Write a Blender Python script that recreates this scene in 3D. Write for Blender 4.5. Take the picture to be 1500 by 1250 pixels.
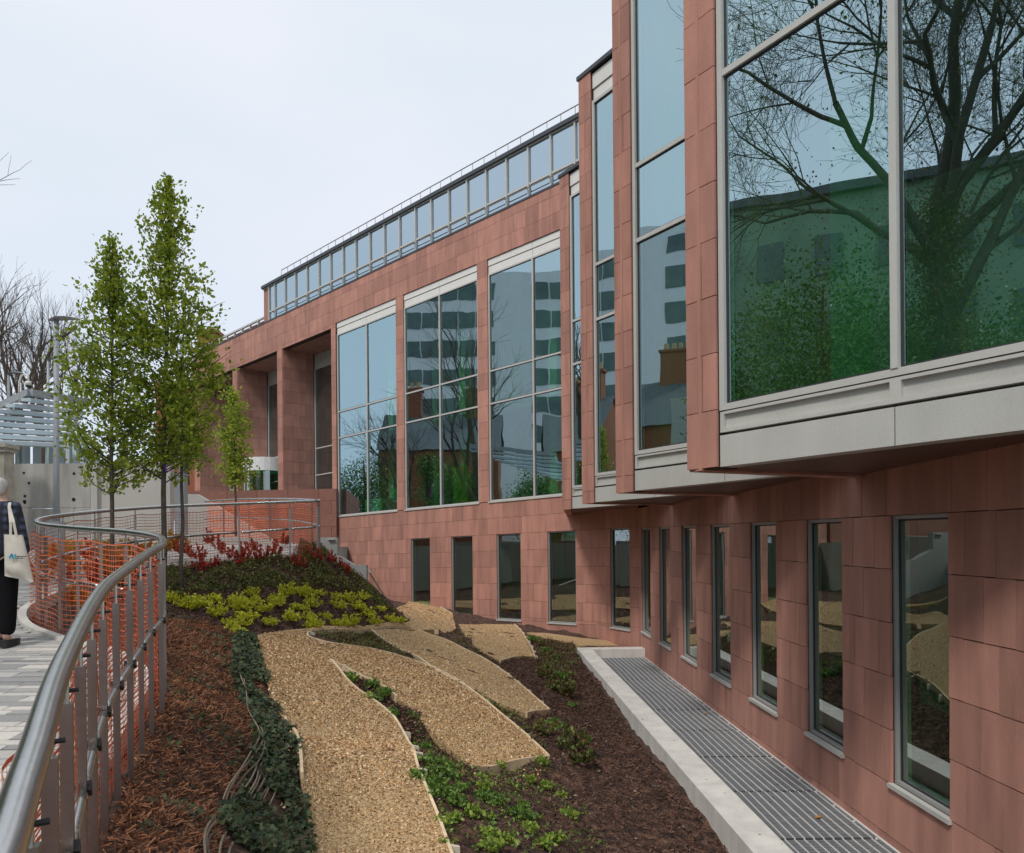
import bpy, bmesh, math, random
import numpy as np
from mathutils import Vector, Matrix, noise
from mathutils.geometry import delaunay_2d_cdt
R = math.radians
for o in list(bpy.data.objects): bpy.data.objects.remove(o)
SC = bpy.context.scene
COL = SC.collection
random.seed(7)
# ------------------------------------------------------------------ camera
FPX, HY, ROLL = 1150.0, 806.0, 0.0087
cd = bpy.data.cameras.new('camera'); cam = bpy.data.objects.new('camera', cd); COL.objects.link(cam)
cam.location = (0, 0, 0); cam.rotation_euler = (math.pi/2, ROLL, 0)
cd.sensor_width = 36; cd.lens = FPX/1500*36; cd.shift_y = (HY-625)/1500
cd.clip_start = .05; cd.clip_end = 2000
SC.camera = cam
# ------------------------------------------------------------------ sky, sun, exposure
w = bpy.data.worlds.new("World"); SC.world = w; w.use_nodes = True
nt = w.node_tree; N = nt.nodes; L = nt.links
for n in list(N): N.remove(n)
SUN_EL, SUN_AZ = R(52), R(215)      # azimuth measured clockwise from +Y
sky = N.new('ShaderNodeTexSky'); sky.sky_type = 'NISHITA'; sky.sun_disc = False
sky.sun_elevation = SUN_EL; sky.sun_rotation = SUN_AZ
b1 = N.new('ShaderNodeBackground'); b1.inputs['Strength'].default_value = .06
L.new(sky.outputs[0], b1.inputs['Color'])
tc = N.new('ShaderNodeTexCoord')
mp = N.new('ShaderNodeMapping'); mp.inputs['Scale'].default_value = (1, 1, 2.2)
ns = N.new('ShaderNodeTexNoise'); ns.inputs['Scale'].default_value = 1.6; ns.inputs['Detail'].default_value = 5; ns.inputs['Roughness'].default_value = .5
L.new(tc.outputs['Generated'], mp.inputs[0]); L.new(mp.outputs[0], ns.inputs[0])
cr = N.new('ShaderNodeValToRGB')
cr.color_ramp.elements[0].position = .34; cr.color_ramp.elements[0].color = (.70, .79, .87, 1)
cr.color_ramp.elements[1].position = .66; cr.color_ramp.elements[1].color = (.83, .86, .94, 1)
L.new(ns.outputs[0], cr.inputs[0])
sx = N.new('ShaderNodeSeparateXYZ'); L.new(tc.outputs['Generated'], sx.inputs[0])
mg = N.new('ShaderNodeMapRange'); mg.inputs[1].default_value = .0; mg.inputs[2].default_value = .5; L.new(sx.outputs['Z'], mg.inputs[0])
mxg = N.new('ShaderNodeMixRGB'); mxg.blend_type = 'MULTIPLY'; mxg.inputs[0].default_value = 1
gr_ = N.new('ShaderNodeValToRGB'); gr_.color_ramp.elements[0].color = (.86, .92, .96, 1); gr_.color_ramp.elements[1].color = (1, 1, 1, 1)
L.new(mg.outputs[0], gr_.inputs[0]); L.new(cr.outputs[0], mxg.inputs[1]); L.new(gr_.outputs[0], mxg.inputs[2])
b2 = N.new('ShaderNodeBackground'); b2.inputs['Strength'].default_value = 1.0
L.new(mxg.outputs[0], b2.inputs['Color'])
mx = N.new('ShaderNodeMixShader'); mx.inputs[0].default_value = .9
L.new(b1.outputs[0], mx.inputs[1]); L.new(b2.outputs[0], mx.inputs[2])
ou = N.new('ShaderNodeOutputWorld'); L.new(mx.outputs[0], ou.inputs[0])
sd = bpy.data.lights.new('sun', 'SUN'); sd.energy = 1.95; sd.angle = R(10); sd.color = (1, .96, .9)
so = bpy.data.objects.new('sun', sd); COL.objects.link(so)
sv = Vector((math.sin(SUN_AZ)*math.cos(SUN_EL), math.cos(SUN_AZ)*math.cos(SUN_EL), math.sin(SUN_EL)))
so.rotation_euler = sv.to_track_quat('Z', 'Y').to_euler()
SC.view_settings.view_transform = 'Standard'; SC.view_settings.look = 'None'
SC.view_settings.exposure = 0.16; SC.view_settings.gamma = 1; SC.view_settings.use_curve_mapping = False

# ------------------------------------------------------------------ helpers
def ray(px, py):
    a = (px-750)/FPX; b = (HY-py)/FPX; c, s = math.cos(ROLL), math.sin(ROLL)
    return (a*c + b*s, 1.0, -a*s + b*c)
def PY(px, py, Y):
    r = ray(px, py); return Vector((r[0]*Y, Y, r[2]*Y))
def col4(c): return (c[0], c[1], c[2], 1)
MATS = {}
def mat(name, base, rough=.7, metal=0, var=.0, nscale=8, namt=.15, bump=0, bscale=60, island=0, spec=.5, colors=None, stretch=None, detail=5):
    """principled with noise colour, optional per island / per object variation and bump"""
    if name in MATS: return MATS[name]
    m = bpy.data.materials.new(name); m.use_nodes = True; MATS[name] = m
    t = m.node_tree; P = t.nodes['Principled BSDF']
    P.inputs['Roughness'].default_value = rough; P.inputs['Metallic'].default_value = metal
    P.inputs['Specular IOR Level'].default_value = spec
    co = t.nodes.new('ShaderNodeTexCoord'); src = co.outputs['Object']
    geo = t.nodes.new('ShaderNodeNewGeometry')
    src = geo.outputs['Position']
    if stretch:
        mpp = t.nodes.new('ShaderNodeMapping'); mpp.inputs['Scale'].default_value = stretch
        t.links.new(src, mpp.inputs[0]); src = mpp.outputs[0]
    nz = t.nodes.new('ShaderNodeTexNoise'); nz.inputs['Scale'].default_value = nscale; nz.inputs['Detail'].default_value = detail
    t.links.new(src, nz.inputs[0])
    if colors:
        rp = t.nodes.new('ShaderNodeValToRGB'); el = rp.color_ramp.elements
        k = len(colors)
        while len(el) < k: el.new(.5)
        for i, c in enumerate(colors): el[i].position = i/(k-1); el[i].color = col4(c)
        if island:
            oi = t.nodes.new('ShaderNodeObjectInfo')
            ad = t.nodes.new('ShaderNodeMath'); ad.operation = 'ADD'
            t.links.new(geo.outputs['Random Per Island'], ad.inputs[0]); t.links.new(oi.outputs['Random'], ad.inputs[1])
            fr = t.nodes.new('ShaderNodeMath'); fr.operation = 'FRACT'; t.links.new(ad.outputs[0], fr.inputs[0])
            t.links.new(fr.outputs[0], rp.inputs[0])
        else:
            mr0 = t.nodes.new('ShaderNodeMapRange'); mr0.inputs[1].default_value = .3; mr0.inputs[2].default_value = .7
            t.links.new(nz.outputs[0], mr0.inputs[0]); t.links.new(mr0.outputs[0], rp.inputs[0])
        cout = rp.outputs[0]
    else:
        rg = t.nodes.new('ShaderNodeRGB'); rg.outputs[0].default_value = col4(base); cout = rg.outputs[0]
    hs = t.nodes.new('ShaderNodeHueSaturation'); t.links.new(cout, hs.inputs['Color'])
    mr = t.nodes.new('ShaderNodeMapRange'); mr.inputs[1].default_value = .25; mr.inputs[2].default_value = .75
    mr.inputs[3].default_value = 1-namt; mr.inputs[4].default_value = 1+namt
    t.links.new(nz.outputs[0], mr.inputs[0]); val = mr.outputs[0]
    if var:
        oi = t.nodes.new('ShaderNodeObjectInfo')
        ad = t.nodes.new('ShaderNodeMath'); ad.operation = 'ADD'
        t.links.new(geo.outputs['Random Per Island'], ad.inputs[0]); t.links.new(oi.outputs['Random'], ad.inputs[1])
        fr = t.nodes.new('ShaderNodeMath'); fr.operation = 'FRACT'; t.links.new(ad.outputs[0], fr.inputs[0])
        m2 = t.nodes.new('ShaderNodeMapRange'); m2.inputs[3].default_value = 1-var; m2.inputs[4].default_value = 1+var
        t.links.new(fr.outputs[0], m2.inputs[0])
        mu = t.nodes.new('ShaderNodeMath'); mu.operation = 'MULTIPLY'
        t.links.new(val, mu.inputs[0]); t.links.new(m2.outputs[0], mu.inputs[1]); val = mu.outputs[0]
    t.links.new(val, hs.inputs['Value']); t.links.new(hs.outputs[0], P.inputs['Base Color'])
    if bump:
        n2 = t.nodes.new('ShaderNodeTexNoise'); n2.inputs['Scale'].default_value = bscale; n2.inputs['Detail'].default_value = 4
        t.links.new(src, n2.inputs[0])
        bp = t.nodes.new('ShaderNodeBump'); bp.inputs['Strength'].default_value = min(1, bump); bp.inputs['Distance'].default_value = .02*max(1, bump)
        t.links.new(n2.outputs[0], bp.inputs['Height']); t.links.new(bp.outputs[0], P.inputs['Normal'])
    return m
def stain(m, amt=.16):
    t = m.node_tree; hs = [n for n in t.nodes if n.type == 'HUE_SAT'][0]; P = t.nodes['Principled BSDF']; g = [n for n in t.nodes if n.type == 'NEW_GEOMETRY'][0]
    mp_ = t.nodes.new('ShaderNodeMapping'); mp_.inputs['Scale'].default_value = (3.2, 3.2, .35); nz = t.nodes.new('ShaderNodeTexNoise'); nz.inputs['Scale'].default_value = 1.3; nz.inputs['Detail'].default_value = 7
    t.links.new(g.outputs['Position'], mp_.inputs[0]); t.links.new(mp_.outputs[0], nz.inputs[0])
    n3 = t.nodes.new('ShaderNodeTexNoise'); n3.inputs['Scale'].default_value = 160; n3.inputs['Detail'].default_value = 2; t.links.new(g.outputs['Position'], n3.inputs[0])
    mr = t.nodes.new('ShaderNodeMapRange'); mr.inputs[1].default_value = .35; mr.inputs[2].default_value = .7; mr.inputs[3].default_value = 1+amt*.6; mr.inputs[4].default_value = 1-amt; t.links.new(nz.outputs[0], mr.inputs[0])
    m2 = t.nodes.new('ShaderNodeMapRange'); m2.inputs[1].default_value = .3; m2.inputs[2].default_value = .7; m2.inputs[3].default_value = .86; m2.inputs[4].default_value = 1.12; t.links.new(n3.outputs[0], m2.inputs[0])
    mu = t.nodes.new('ShaderNodeMath'); mu.operation = 'MULTIPLY'; t.links.new(mr.outputs[0], mu.inputs[0]); t.links.new(m2.outputs[0], mu.inputs[1])
    vs = t.nodes.new('ShaderNodeVectorMath'); vs.operation = 'SCALE'; t.links.new(hs.outputs[0], vs.inputs[0]); t.links.new(mu.outputs[0], vs.inputs['Scale']); t.links.new(vs.outputs[0], P.inputs['Base Color'])
def leafmat(name, colors, rough=.5, trans=.35):
    m = mat(name, (0, 0, 0), rough=rough, colors=colors, island=1, namt=.12, nscale=3)
    t = m.node_tree; P = t.nodes['Principled BSDF']; out = t.nodes['Material Output']
    tr = t.nodes.new('ShaderNodeBsdfTranslucent'); hs = [n for n in t.nodes if n.type == 'HUE_SAT'][0]
    t.links.new(hs.outputs[0], tr.inputs['Color'])
    ms = t.nodes.new('ShaderNodeMixShader'); ms.inputs[0].default_value = trans
    t.links.new(P.outputs[0], ms.inputs[1]); t.links.new(tr.outputs[0], ms.inputs[2]); t.links.new(ms.outputs[0], out.inputs[0])
    return m
def glassmat(name, tint, gcol, base=.35, wav=.35, wscale=.9):
    m = bpy.data.materials.new(name); m.use_nodes = True; t = m.node_tree
    t.nodes.remove(t.nodes['Principled BSDF']); out = t.nodes['Material Output']
    tr = t.nodes.new('ShaderNodeBsdfTransparent'); tr.inputs[0].default_value = col4(tint)
    gl = t.nodes.new('ShaderNodeBsdfGlossy'); gl.inputs['Color'].default_value = col4(gcol); gl.inputs['Roughness'].default_value = .0
    gg = t.nodes.new('ShaderNodeNewGeometry'); vm = t.nodes.new('ShaderNodeVectorMath'); vm.operation = 'DOT_PRODUCT'
    t.links.new(gg.outputs['Normal'], vm.inputs[0]); t.links.new(gg.outputs['Incoming'], vm.inputs[1])
    def mth(op, a_, b_):
        q = t.nodes.new('ShaderNodeMath'); q.operation = op
        for i_, x_ in enumerate((a_, b_)):
            if x_ is None: continue
            if isinstance(x_, (int, float)): q.inputs[i_].default_value = x_
            else: t.links.new(x_, q.inputs[i_])
        return q.outputs[0]
    c1 = mth('SUBTRACT', 1.0, mth('ABSOLUTE', vm.outputs['Value'], None))
    sch = mth('POWER', c1, 4.0)
    fac0 = mth('ADD', base, mth('MULTIPLY', sch, 1-base))
    mfin = mth('MULTIPLY', fac0, mth('SUBTRACT', 1.0, gg.outputs['Backfacing']))
    g = t.nodes.new('ShaderNodeNewGeometry'); nz = t.nodes.new('ShaderNodeTexNoise'); nz.inputs['Scale'].default_value = wscale; nz.inputs['Detail'].default_value = 1
    t.links.new(g.outputs['Position'], nz.inputs[0])
    bp = t.nodes.new('ShaderNodeBump'); bp.inputs['Strength'].default_value = wav; bp.inputs['Distance'].default_value = .02
    t.links.new(nz.outputs[0], bp.inputs['Height']); t.links.new(bp.outputs[0], gl.inputs['Normal'])
    ms = t.nodes.new('ShaderNodeMixShader'); t.links.new(mfin, ms.inputs[0])
    t.links.new(tr.outputs[0], ms.inputs[1]); t.links.new(gl.outputs[0], ms.inputs[2]); t.links.new(ms.outputs[0], out.inputs[0])
    return m
class MB:
    def __init__(s): s.v = []; s.f = []
    def quad(s, a, b, c, d):
        i = len(s.v); s.v += [tuple(a), tuple(b), tuple(c), tuple(d)]; s.f.append((i, i+1, i+2, i+3)); return s
    def poly(s, pts):
        i = len(s.v); s.v += [tuple(p) for p in pts]; s.f.append(tuple(range(i, i+len(pts)))); return s
    def hexa(s, p):   # 8 pts: bottom 4 ccw, top 4 ccw
        i = len(s.v); s.v += [tuple(q) for q in p]
        for f in ((3, 2, 1, 0), (4, 5, 6, 7), (0, 1, 5, 4), (1, 2, 6, 5), (2, 3, 7, 6), (3, 0, 4, 7)): s.f.append(tuple(i+k for k in f))
        return s
    def box(s, x0, x1, y0, y1, z0, z1):
        return s.hexa([(x0, y0, z0), (x1, y0, z0), (x1, y1, z0), (x0, y1, z0), (x0, y0, z1), (x1, y0, z1), (x1, y1, z1), (x0, y1, z1)])
    def extr(s, pts, vec):
        """closed prism: planar polygon pts pushed along vec"""
        n = len(pts); i = len(s.v); vec = Vector(vec)
        s.v += [tuple(p) for p in pts] + [tuple(Vector(p)+vec) for p in pts]
        s.f.append(tuple(i+k for k in range(n))[::-1]); s.f.append(tuple(i+n+k for k in range(n)))
        for k in range(n): j = (k+1) % n; s.f.append((i+k, i+j, i+n+j, i+n+k))
        return s
    def tube(s, pts, rad, n=8, cap=True):
        pts = [Vector(p) for p in pts]; m = len(pts)
        if not hasattr(rad, '__len__'): rad = [rad]*m
        i0 = len(s.v); up = None
        for k, p in enumerate(pts):
            t = (pts[min(k+1, m-1)]-pts[max(k-1, 0)])
            if t.length < 1e-9: t = Vector((0, 0, 1))
            t.normalize()
            if up is None: up = t.orthogonal().normalized()
            up = (up - t*up.dot(t))
            if up.length < 1e-6: up = t.orthogonal()
            up.normalize(); sd_ = t.cross(up)
            for j in range(n):
                a = 2*math.pi*j/n; s.v.append(tuple(p + (up*math.cos(a)+sd_*math.sin(a))*rad[k]))
        for k in range(m-1):
            for j in range(n):
                a = i0+k*n+j; b = i0+k*n+(j+1) % n; s.f.append((a, b, b+n, a+n))
        if cap:
            s.f.append(tuple(i0+j for j in range(n))[::-1]); s.f.append(tuple(i0+(m-1)*n+j for j in range(n)))
        return s
    def mesh(s, name, m=None, smooth=False):
        me = bpy.data.meshes.new(name); me.from_pydata(s.v, [], s.f)
        if m: me.materials.append(m)
        if smooth: me.polygons.foreach_set('use_smooth', [True]*len(me.polygons))
        me.update(); return me
    def obj(s, name, m, parent=None, smooth=False, **kw):
        return link(name, s.mesh(name, m, smooth), parent, **kw)
def link(name, me, parent=None, M=None, label=None, cat=None, group=None, kind=None):
    o = bpy.data.objects.new(name, me); COL.objects.link(o)
    if parent: o.parent = parent
    if M is not None: o.matrix_local = M
    if label: o['label'] = label
    if cat: o['category'] = cat
    if group: o['group'] = group
    if kind: o['kind'] = kind
    return o
def thing(name, label, cat, loc=(0, 0, 0), group=None): 
    o = link(name, None, None, None, label, cat, group); o.location = loc; return o
def stuffmesh(name, V, F, m, k=4, parent=None, smooth=False, **kw):
    """fast mesh from numpy arrays: V (n,3), F (m,k)"""
    me = bpy.data.meshes.new(name); V = np.asarray(V, 'f'); F = np.asarray(F, 'i')
    me.vertices.add(len(V)); me.vertices.foreach_set('co', V.ravel())
    me.loops.add(F.size); me.loops.foreach_set('vertex_index', F.ravel())
    me.polygons.add(len(F)); me.polygons.foreach_set('loop_start', np.arange(0, F.size, F.shape[1], dtype='i'))
    me.polygons.foreach_set('loop_total', np.full(len(F), F.shape[1], 'i'))
    if smooth: me.polygons.foreach_set('use_smooth', np.ones(len(F), bool))
    me.update(calc_edges=True); me.validate(); me.materials.append(m)
    return link(name, me, parent, **kw)

CUBE = None
def unitcube(m):
    b = MB(); b.box(-.5, .5, -.5, .5, -.5, .5); return b.mesh('panel_block', m)

# ------------------------------------------------------------------ materials
STONE = mat('red_sandstone', (.43, .210, .160), rough=.88, var=.14, namt=.13, nscale=4, bump=.22, bscale=60, stretch=(1, 1, .35), detail=9)
JOINT = mat('dark_joint', (.06, .03, .025), rough=.9)
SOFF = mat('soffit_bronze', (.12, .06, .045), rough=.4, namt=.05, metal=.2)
METAL = mat('grey_aluminium', (.50, .495, .46), rough=.42, namt=.04, nscale=2, spec=.5, var=.02)
FRAME = mat('frame_aluminium', (.52, .51, .48), rough=.4, namt=.03)
FRAMEN = mat('slim_grey_frame', (.30, .30, .29), rough=.4, namt=.04)
FRAMED = mat('frame_dark_gasket', (.03, .032, .034), rough=.5, namt=.05)
WHITEP = mat('white_louvre_panel', (.72, .70, .66), rough=.55, namt=.04, nscale=3)
LEAD = mat('dark_coping', (.05, .055, .065), rough=.5)
CONC = mat('pale_concrete', (.66, .63, .58), rough=.85, namt=.13, nscale=1.7, detail=9, bump=.1, bscale=30)
CONC2 = mat('weathered_concrete', (.44, .42, .385), rough=.9, namt=.22, nscale=1.6, bump=.25, bscale=18, stretch=(1, 1, .35))
RENDERW = mat('smooth_render', (.52, .49, .45), rough=.9, namt=.05, nscale=1.3)
STEEL = mat('stainless_steel', (.56, .55, .53), rough=.26, metal=1, namt=.07, nscale=9, bump=.03, bscale=40)
STEELB = mat('brushed_post_steel', (.30, .265, .24), rough=.33, metal=.9, namt=.14, nscale=14, stretch=(1, 1, .1))
BLACK = mat('black_plastic', (.015, .015, .015), rough=.5)
ORANGE = mat('orange_netting', (.72, .17, .08), rough=.6, namt=.15, nscale=3)
TIMBER = mat('new_softwood', (.68, .52, .33), rough=.8, namt=.2, nscale=10, var=.1)
INT_W = mat('interior_wall', (.66, .7, .64), rough=.9, namt=.05)
INT_D = mat('interior_dark', (.10, .11, .10), rough=.9, namt=.1)
INT_F = mat('interior_floor', (.16, .15, .13), rough=.6, namt=.1)
GLASSF = glassmat('facade_glass', (.56, .90, .68), (.70, .92, 1.0), base=.54, wav=.16, wscale=.8)
GLASSR = glassmat('lower_window_glass', (.58, .92, .72), (.84, .93, .93), base=.34, wav=.10, wscale=.8)
GLASSA = glassmat('attic_glass', (.3, .4, .42), (.64, .76, .84), base=.72, wav=.1)
BARKG = mat('bark_grey', (.115, .09, .07), rough=.9, namt=.3, nscale=9)
BARKD = mat('bark_dark', (.085, .075, .06), rough=.9, namt=.3, nscale=14)
SOIL = mat('dark_soil', (.05, .03, .022), rough=1, colors=[(.02, .011, .008), (.07, .034, .022), (.14, .07, .045)], nscale=9, bump=1.5, bscale=26, detail=8, namt=.3)
GRAVEL = mat('golden_gravel', (.4, .3, .17), rough=.95, colors=[(.26, .155, .07), (.52, .345, .17), (.70, .50, .28)], nscale=48, bump=1.2, bscale=75, detail=3, namt=.15)
ROOFS = mat('slate_roof', (.10, .11, .12), rough=.7, namt=.2, nscale=3)
BRICK = mat('old_brick', (.30, .10, .055), rough=.9, namt=.25, nscale=9)
LAMPG = mat('lamp_grey_paint', (.36, .38, .40), rough=.5, namt=.05)
CANOPY = mat('pale_blue_steel', (.46, .55, .59), rough=.5, namt=.06)

stain(STONE, .15); stain(CONC, .12); stain(METAL, .05); stain(CONC2, .22)
# ------------------------------------------------------------------ the building
class Wall:
    def __init__(s, o, d, tilt=0.0):
        s.o = Vector((o[0], o[1], 0)); s.d = Vector((d[0], d[1], 0)).normalized(); s.tilt = tilt
        s.n = Vector((s.d.y, -s.d.x, 0))
    def p(s, u, z, n=0.0): q = s.o+s.d*u+s.n*n; return Vector((q.x, q.y, z+s.tilt*u))
    def u_of(s, px, py=700):
        r = ray(px, py)   # o + d u = (rx*Y, Y)
        # o.x + d.x u = rx (o.y + d.y u)
        return (r[0]*s.o.y - s.o.x)/(s.d.x - r[0]*s.d.y)
    def blk(s, b, u0, u1, z0, z1, n0, n1):
        if s.d.x*s.n.y-s.d.y*s.n.x < 0: n0, n1 = n1, n0
        b.hexa([s.p(u0, z0, n0), s.p(u1, z0, n0), s.p(u1, z0, n1), s.p(u0, z0, n1), s.p(u0, z1, n0), s.p(u1, z1, n0), s.p(u1, z1, n1), s.p(u0, z1, n1)]); return b
    def M(s, u0, u1, z0, z1, n0, n1):
        c = s.p((u0+u1)/2, (z0+z1)/2, (n0+n1)/2)
        x = (s.d+Vector((0, 0, s.tilt))).normalized()*(u1-u0); y = s.n*(n1-n0); z = Vector((0, 0, z1-z0))
        return Matrix(((x.x, y.x, z.x, c.x), (x.y, y.y, z.y, c.y), (x.z, y.z, z.z, c.z), (0, 0, 0, 1)))
WF = Wall((-8.09, 36.5), (.702, -.7125), .015)
WR = Wall((3.78, 23.3), (.0322, -.9995), -.018)
for W_ in (WF, WR):
    if W_.n.dot(Vector((-1, -.5, 0))) < 0: W_.n = -W_.n
BLD = thing('building', 'long red sandstone building with sawtooth glass bays and a glazed attic storey', 'building', (0, 0, 0))
panel_me = unitcube(STONE)
panels = []    # (distance key, wall, u0,u1,z0,z1,n0,n1)
def addpanel(W_, u0, u1, z0, z1, n0=0, n1=.03):
    if u1-u0 < .05 or z1-z0 < .05: return
    c = W_.p((u0+u1)/2, (z0+z1)/2); d = max(c.length, 1)
    inv = abs(Vector((c.x, c.y, 0)).normalized().dot(W_.n))
    panels.append(((u1-u0)*(z1-z0)*inv/d/d, W_, u0, u1, z0, z1, n0, n1))
G = .009
def courses(W_, u0, u1, z0, z1, zref, holes=(), wd=.57, ch=.6, seed=0, n1=.03, split=None):
    """lay stone courses on a wall rectangle around rectangular holes (ua,ub,za,zb)"""
    rnd = random.Random(seed)
    k0 = math.floor((z0-zref)/ch+1e-4); k1 = math.ceil((z1-zref)/ch-1e-4)
    for k in range(k0, k1):
        a = max(z0, zref+k*ch); b = min(z1, zref+(k+1)*ch)
        if b-a < .08: continue
        cut = [a, b]
        for h in holes:
            for zz in (h[2], h[3]):
                if a+.05 < zz < b-.05: cut.append(zz)
        cut = sorted(set(cut))
        for za, zb in zip(cut[:-1], cut[1:]):
            zm = (za+zb)/2
            segs = []; cur = u0
            for h in sorted(h for h in holes if h[2] < zm < h[3]):
                if h[0] > cur: segs.append((cur, min(h[0], u1)))
                cur = max(cur, h[1])
            if cur < u1: segs.append((cur, u1))
            for sa, sb in segs:
                Ls = sb-sa; n = max(1, round(Ls/wd))
                if split and Ls < .8: n = split(k)
                ws = []
                if n == 1: js = [sa, sb]
                else:
                    w_ = Ls/n
                    if k % 2 and not split: js = [sa] + [sa+w_*(i+.5) for i in range(n)] + [sb]
                    else: js = [sa+w_*i for i in range(n+1)]
                    js = [js[0]]+[j+rnd.uniform(-.06, .06) for j in js[1:-1]]+[js[-1]]
                for a1, b1_ in zip(js[:-1], js[1:]):
                    addpanel(W_, a1+G/2, b1_-G/2, za+G/2, zb-G/2, 0, n1+rnd.uniform(-.002, .002))
def backing(W_, u0, u1, z0, z1, holes, parent, name='backing_wall', n=-.002, thick=.3, m=None):
    """solid dark wall behind the stones with real openings"""
    us = sorted(set([u0, u1]+[h[0] for h in holes]+[h[1] for h in holes])); zs = sorted(set([z0, z1]+[h[2] for h in holes]+[h[3] for h in holes]))
    us = [u for u in us if u0 <= u <= u1]; zs = [z for z in zs if z0 <= z <= z1]
    b = MB()
    for a, c in zip(us[:-1], us[1:]):
        col = []
        for e, g in zip(zs[:-1], zs[1:]):
            um, zm = (a+c)/2, (e+g)/2
            if any(h[0] < um < h[1] and h[2] < zm < h[3] for h in holes): continue
            if col and abs(col[-1][1]-e) < 1e-6: col[-1][1] = g
            else: col.append([e, g])
        for e, g in col: W_.blk(b, a, c, e, g, n-thick, n)
    return b.obj(name, m or JOINT, parent)
def window(W_, u0, u1, z0, z1, parent, cols=(), rows=(), glass=None, fm=None, fr=.06, dep=-.06, sill=True, name='window', header=None, top=None):
    """frame + panes + sill; cols/rows = mullion positions"""
    f = MB()
    W_.blk(f, u0, u0+fr, z0, z1, dep-.12, dep+.05); W_.blk(f, u1-fr, u1, z0, z1, dep-.12, dep+.05)
    W_.blk(f, u0+fr, u1-fr, z0, z0+fr, dep-.12, dep+.045); W_.blk(f, u0+fr, u1-fr, z1-fr, z1, dep-.12, dep+.045)
    fo = f.obj(name, FRAMEN if name == 'narrow_window' else FRAME, parent)
    ce = [u0+fr]+list(cols)+[u1-fr]; re_ = [z0+fr]+list(rows)+[z1-fr]
    for c in cols: W_.blk(m_ := MB(), c-fr/2, c+fr/2, z0+fr, z1-fr, dep-.1, dep+.055).obj('mullion', FRAME, fo)
    for i in range(len(ce)-1):
        a = ce[i]+(fr/2 if i else 0); c = ce[i+1]-(fr/2 if i < len(ce)-2 else 0)
        for r in rows: W_.blk(MB(), a, c, r-fr/2, r+fr/2, dep-.1, dep+.035).obj('transom', FRAME, fo)
        for j in range(len(re_)-1):
            e = re_[j]+(fr/2 if j else 0); g = re_[j+1]-(fr/2 if j < len(re_)-2 else 0)
            k = .022
            gk = MB()
            W_.blk(gk, a, a+k, e, g, dep-.05, dep+.006); W_.blk(gk, c-k, c, e, g, dep-.05, dep+.006)
            W_.blk(gk, a+k, c-k, e, e+k, dep-.05, dep+.006); W_.blk(gk, a+k, c-k, g-k, g, dep-.05, dep+.006)
            gk.obj('gasket', FRAMED, fo)
            W_.blk(MB(), a+k, c-k, e+k, g-k, dep-.024, dep-.004).obj('pane', glass or GLASSF, fo)
    if sill: W_.blk(MB(), u0-.03, u1+.03, z0-.05, z0-.002, -.16, .065).obj('sill', METAL, fo)
    return fo
# ---- main facade F
uf = WF.u_of
FW = [(uf(495)+.0, uf(582.4), uf(538)), (uf(593.5), uf(702), uf(645)), (uf(717), uf(826.5), uf(782))]
lowF = []
for a, b_ in ((602, 629.6), (661, 692), (727.4, 762.6), (802, 843.3)): lowF.append((uf(a), uf(b_), -2.69, .42))
UEND = uf(873)
UFR = UEND+1.2
F_L = uf(286, 500); UA0 = uf(384, 440)
pier_r = (uf(487.5), uf(496)); pier2 = (uf(408), uf(415.5)); pier3 = (uf(342.6), uf(349)); pier4 = (uf(288), uf(293.6))
SILL, WT, GT, ST, OPT = 1.64, 10.62, 10.08, 12.15, 10.45
holesF = [(a, b_, SILL, WT) for a, b_, c in FW] + lowF
ops = [(pier2[1], pier_r[0]), (pier3[1], pier2[0]), (pier4[1], pier3[0])]
# lower right part
courses(WF, uf(495)-.05, UEND, -3.3, SILL, .42, [h for h in holesF], seed=1)
courses(WF, uf(495)-.05, uf(868, 250), SILL, ST, .42, [h for h in holesF], wd=.62, seed=2, split=lambda k: 1)
backing(WF, uf(495)-.05, UFR, -4, ST, holesF, BLD)
# porch: lintel band and piers
courses(WF, F_L, uf(495)-.05, OPT, ST, .42, [], wd=.9, seed=3)
b = MB(); WF.blk(b, F_L, uf(495)-.05, OPT, ST, -.3, -.002); b.obj('lintel_core', JOINT, BLD)
for (a, c) in (pier_r, pier2, pier3, pier4):
    cc = c if c < uf(495)-.06 else uf(495)-.055
    courses(WF, a, cc, -.5, OPT, .42, [], seed=4, split=lambda k: 1)
    b = MB(); WF.blk(b, a+.004, cc-.004, -1, OPT, -1.95, -.003); b.obj('pier_core', JOINT, BLD)
    # right side face of the pier, looking toward the street
    if c < uf(490):
        Ws = Wall((WF.p(c, 0).x, WF.p(c, 0).y), (-WF.n.x, -WF.n.y), 0)
        if Ws.n.dot(WF.d) < 0: Ws.n = -Ws.n
        courses(Ws, .0, 1.75, 0.4, OPT, .45, [], wd=.9, seed=5)
DEP = 1.85
b = MB(); WF.blk(b, F_L, uf(495)-.06, OPT+.0, OPT+.2, -DEP-.5, -.31); b.obj('porch_soffit', STONE, BLD)
for (a, c) in ops:
    fo = window(WF, a+.02, c-.02, .9, OPT-.75, BLD, cols=((a+c)/2,), rows=(4.1, 5.5), dep=-DEP, sill=False, name='porch_window')
    WF.blk(MB(), a, c, OPT-.74, OPT-.01, -DEP-.1, -DEP+.02).obj('porch_header', METAL, BLD)
b = MB(); WF.blk(b, F_L, uf(495), -1, .8, -DEP, -.35); b.obj('porch_floor', CONC, BLD)
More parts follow.
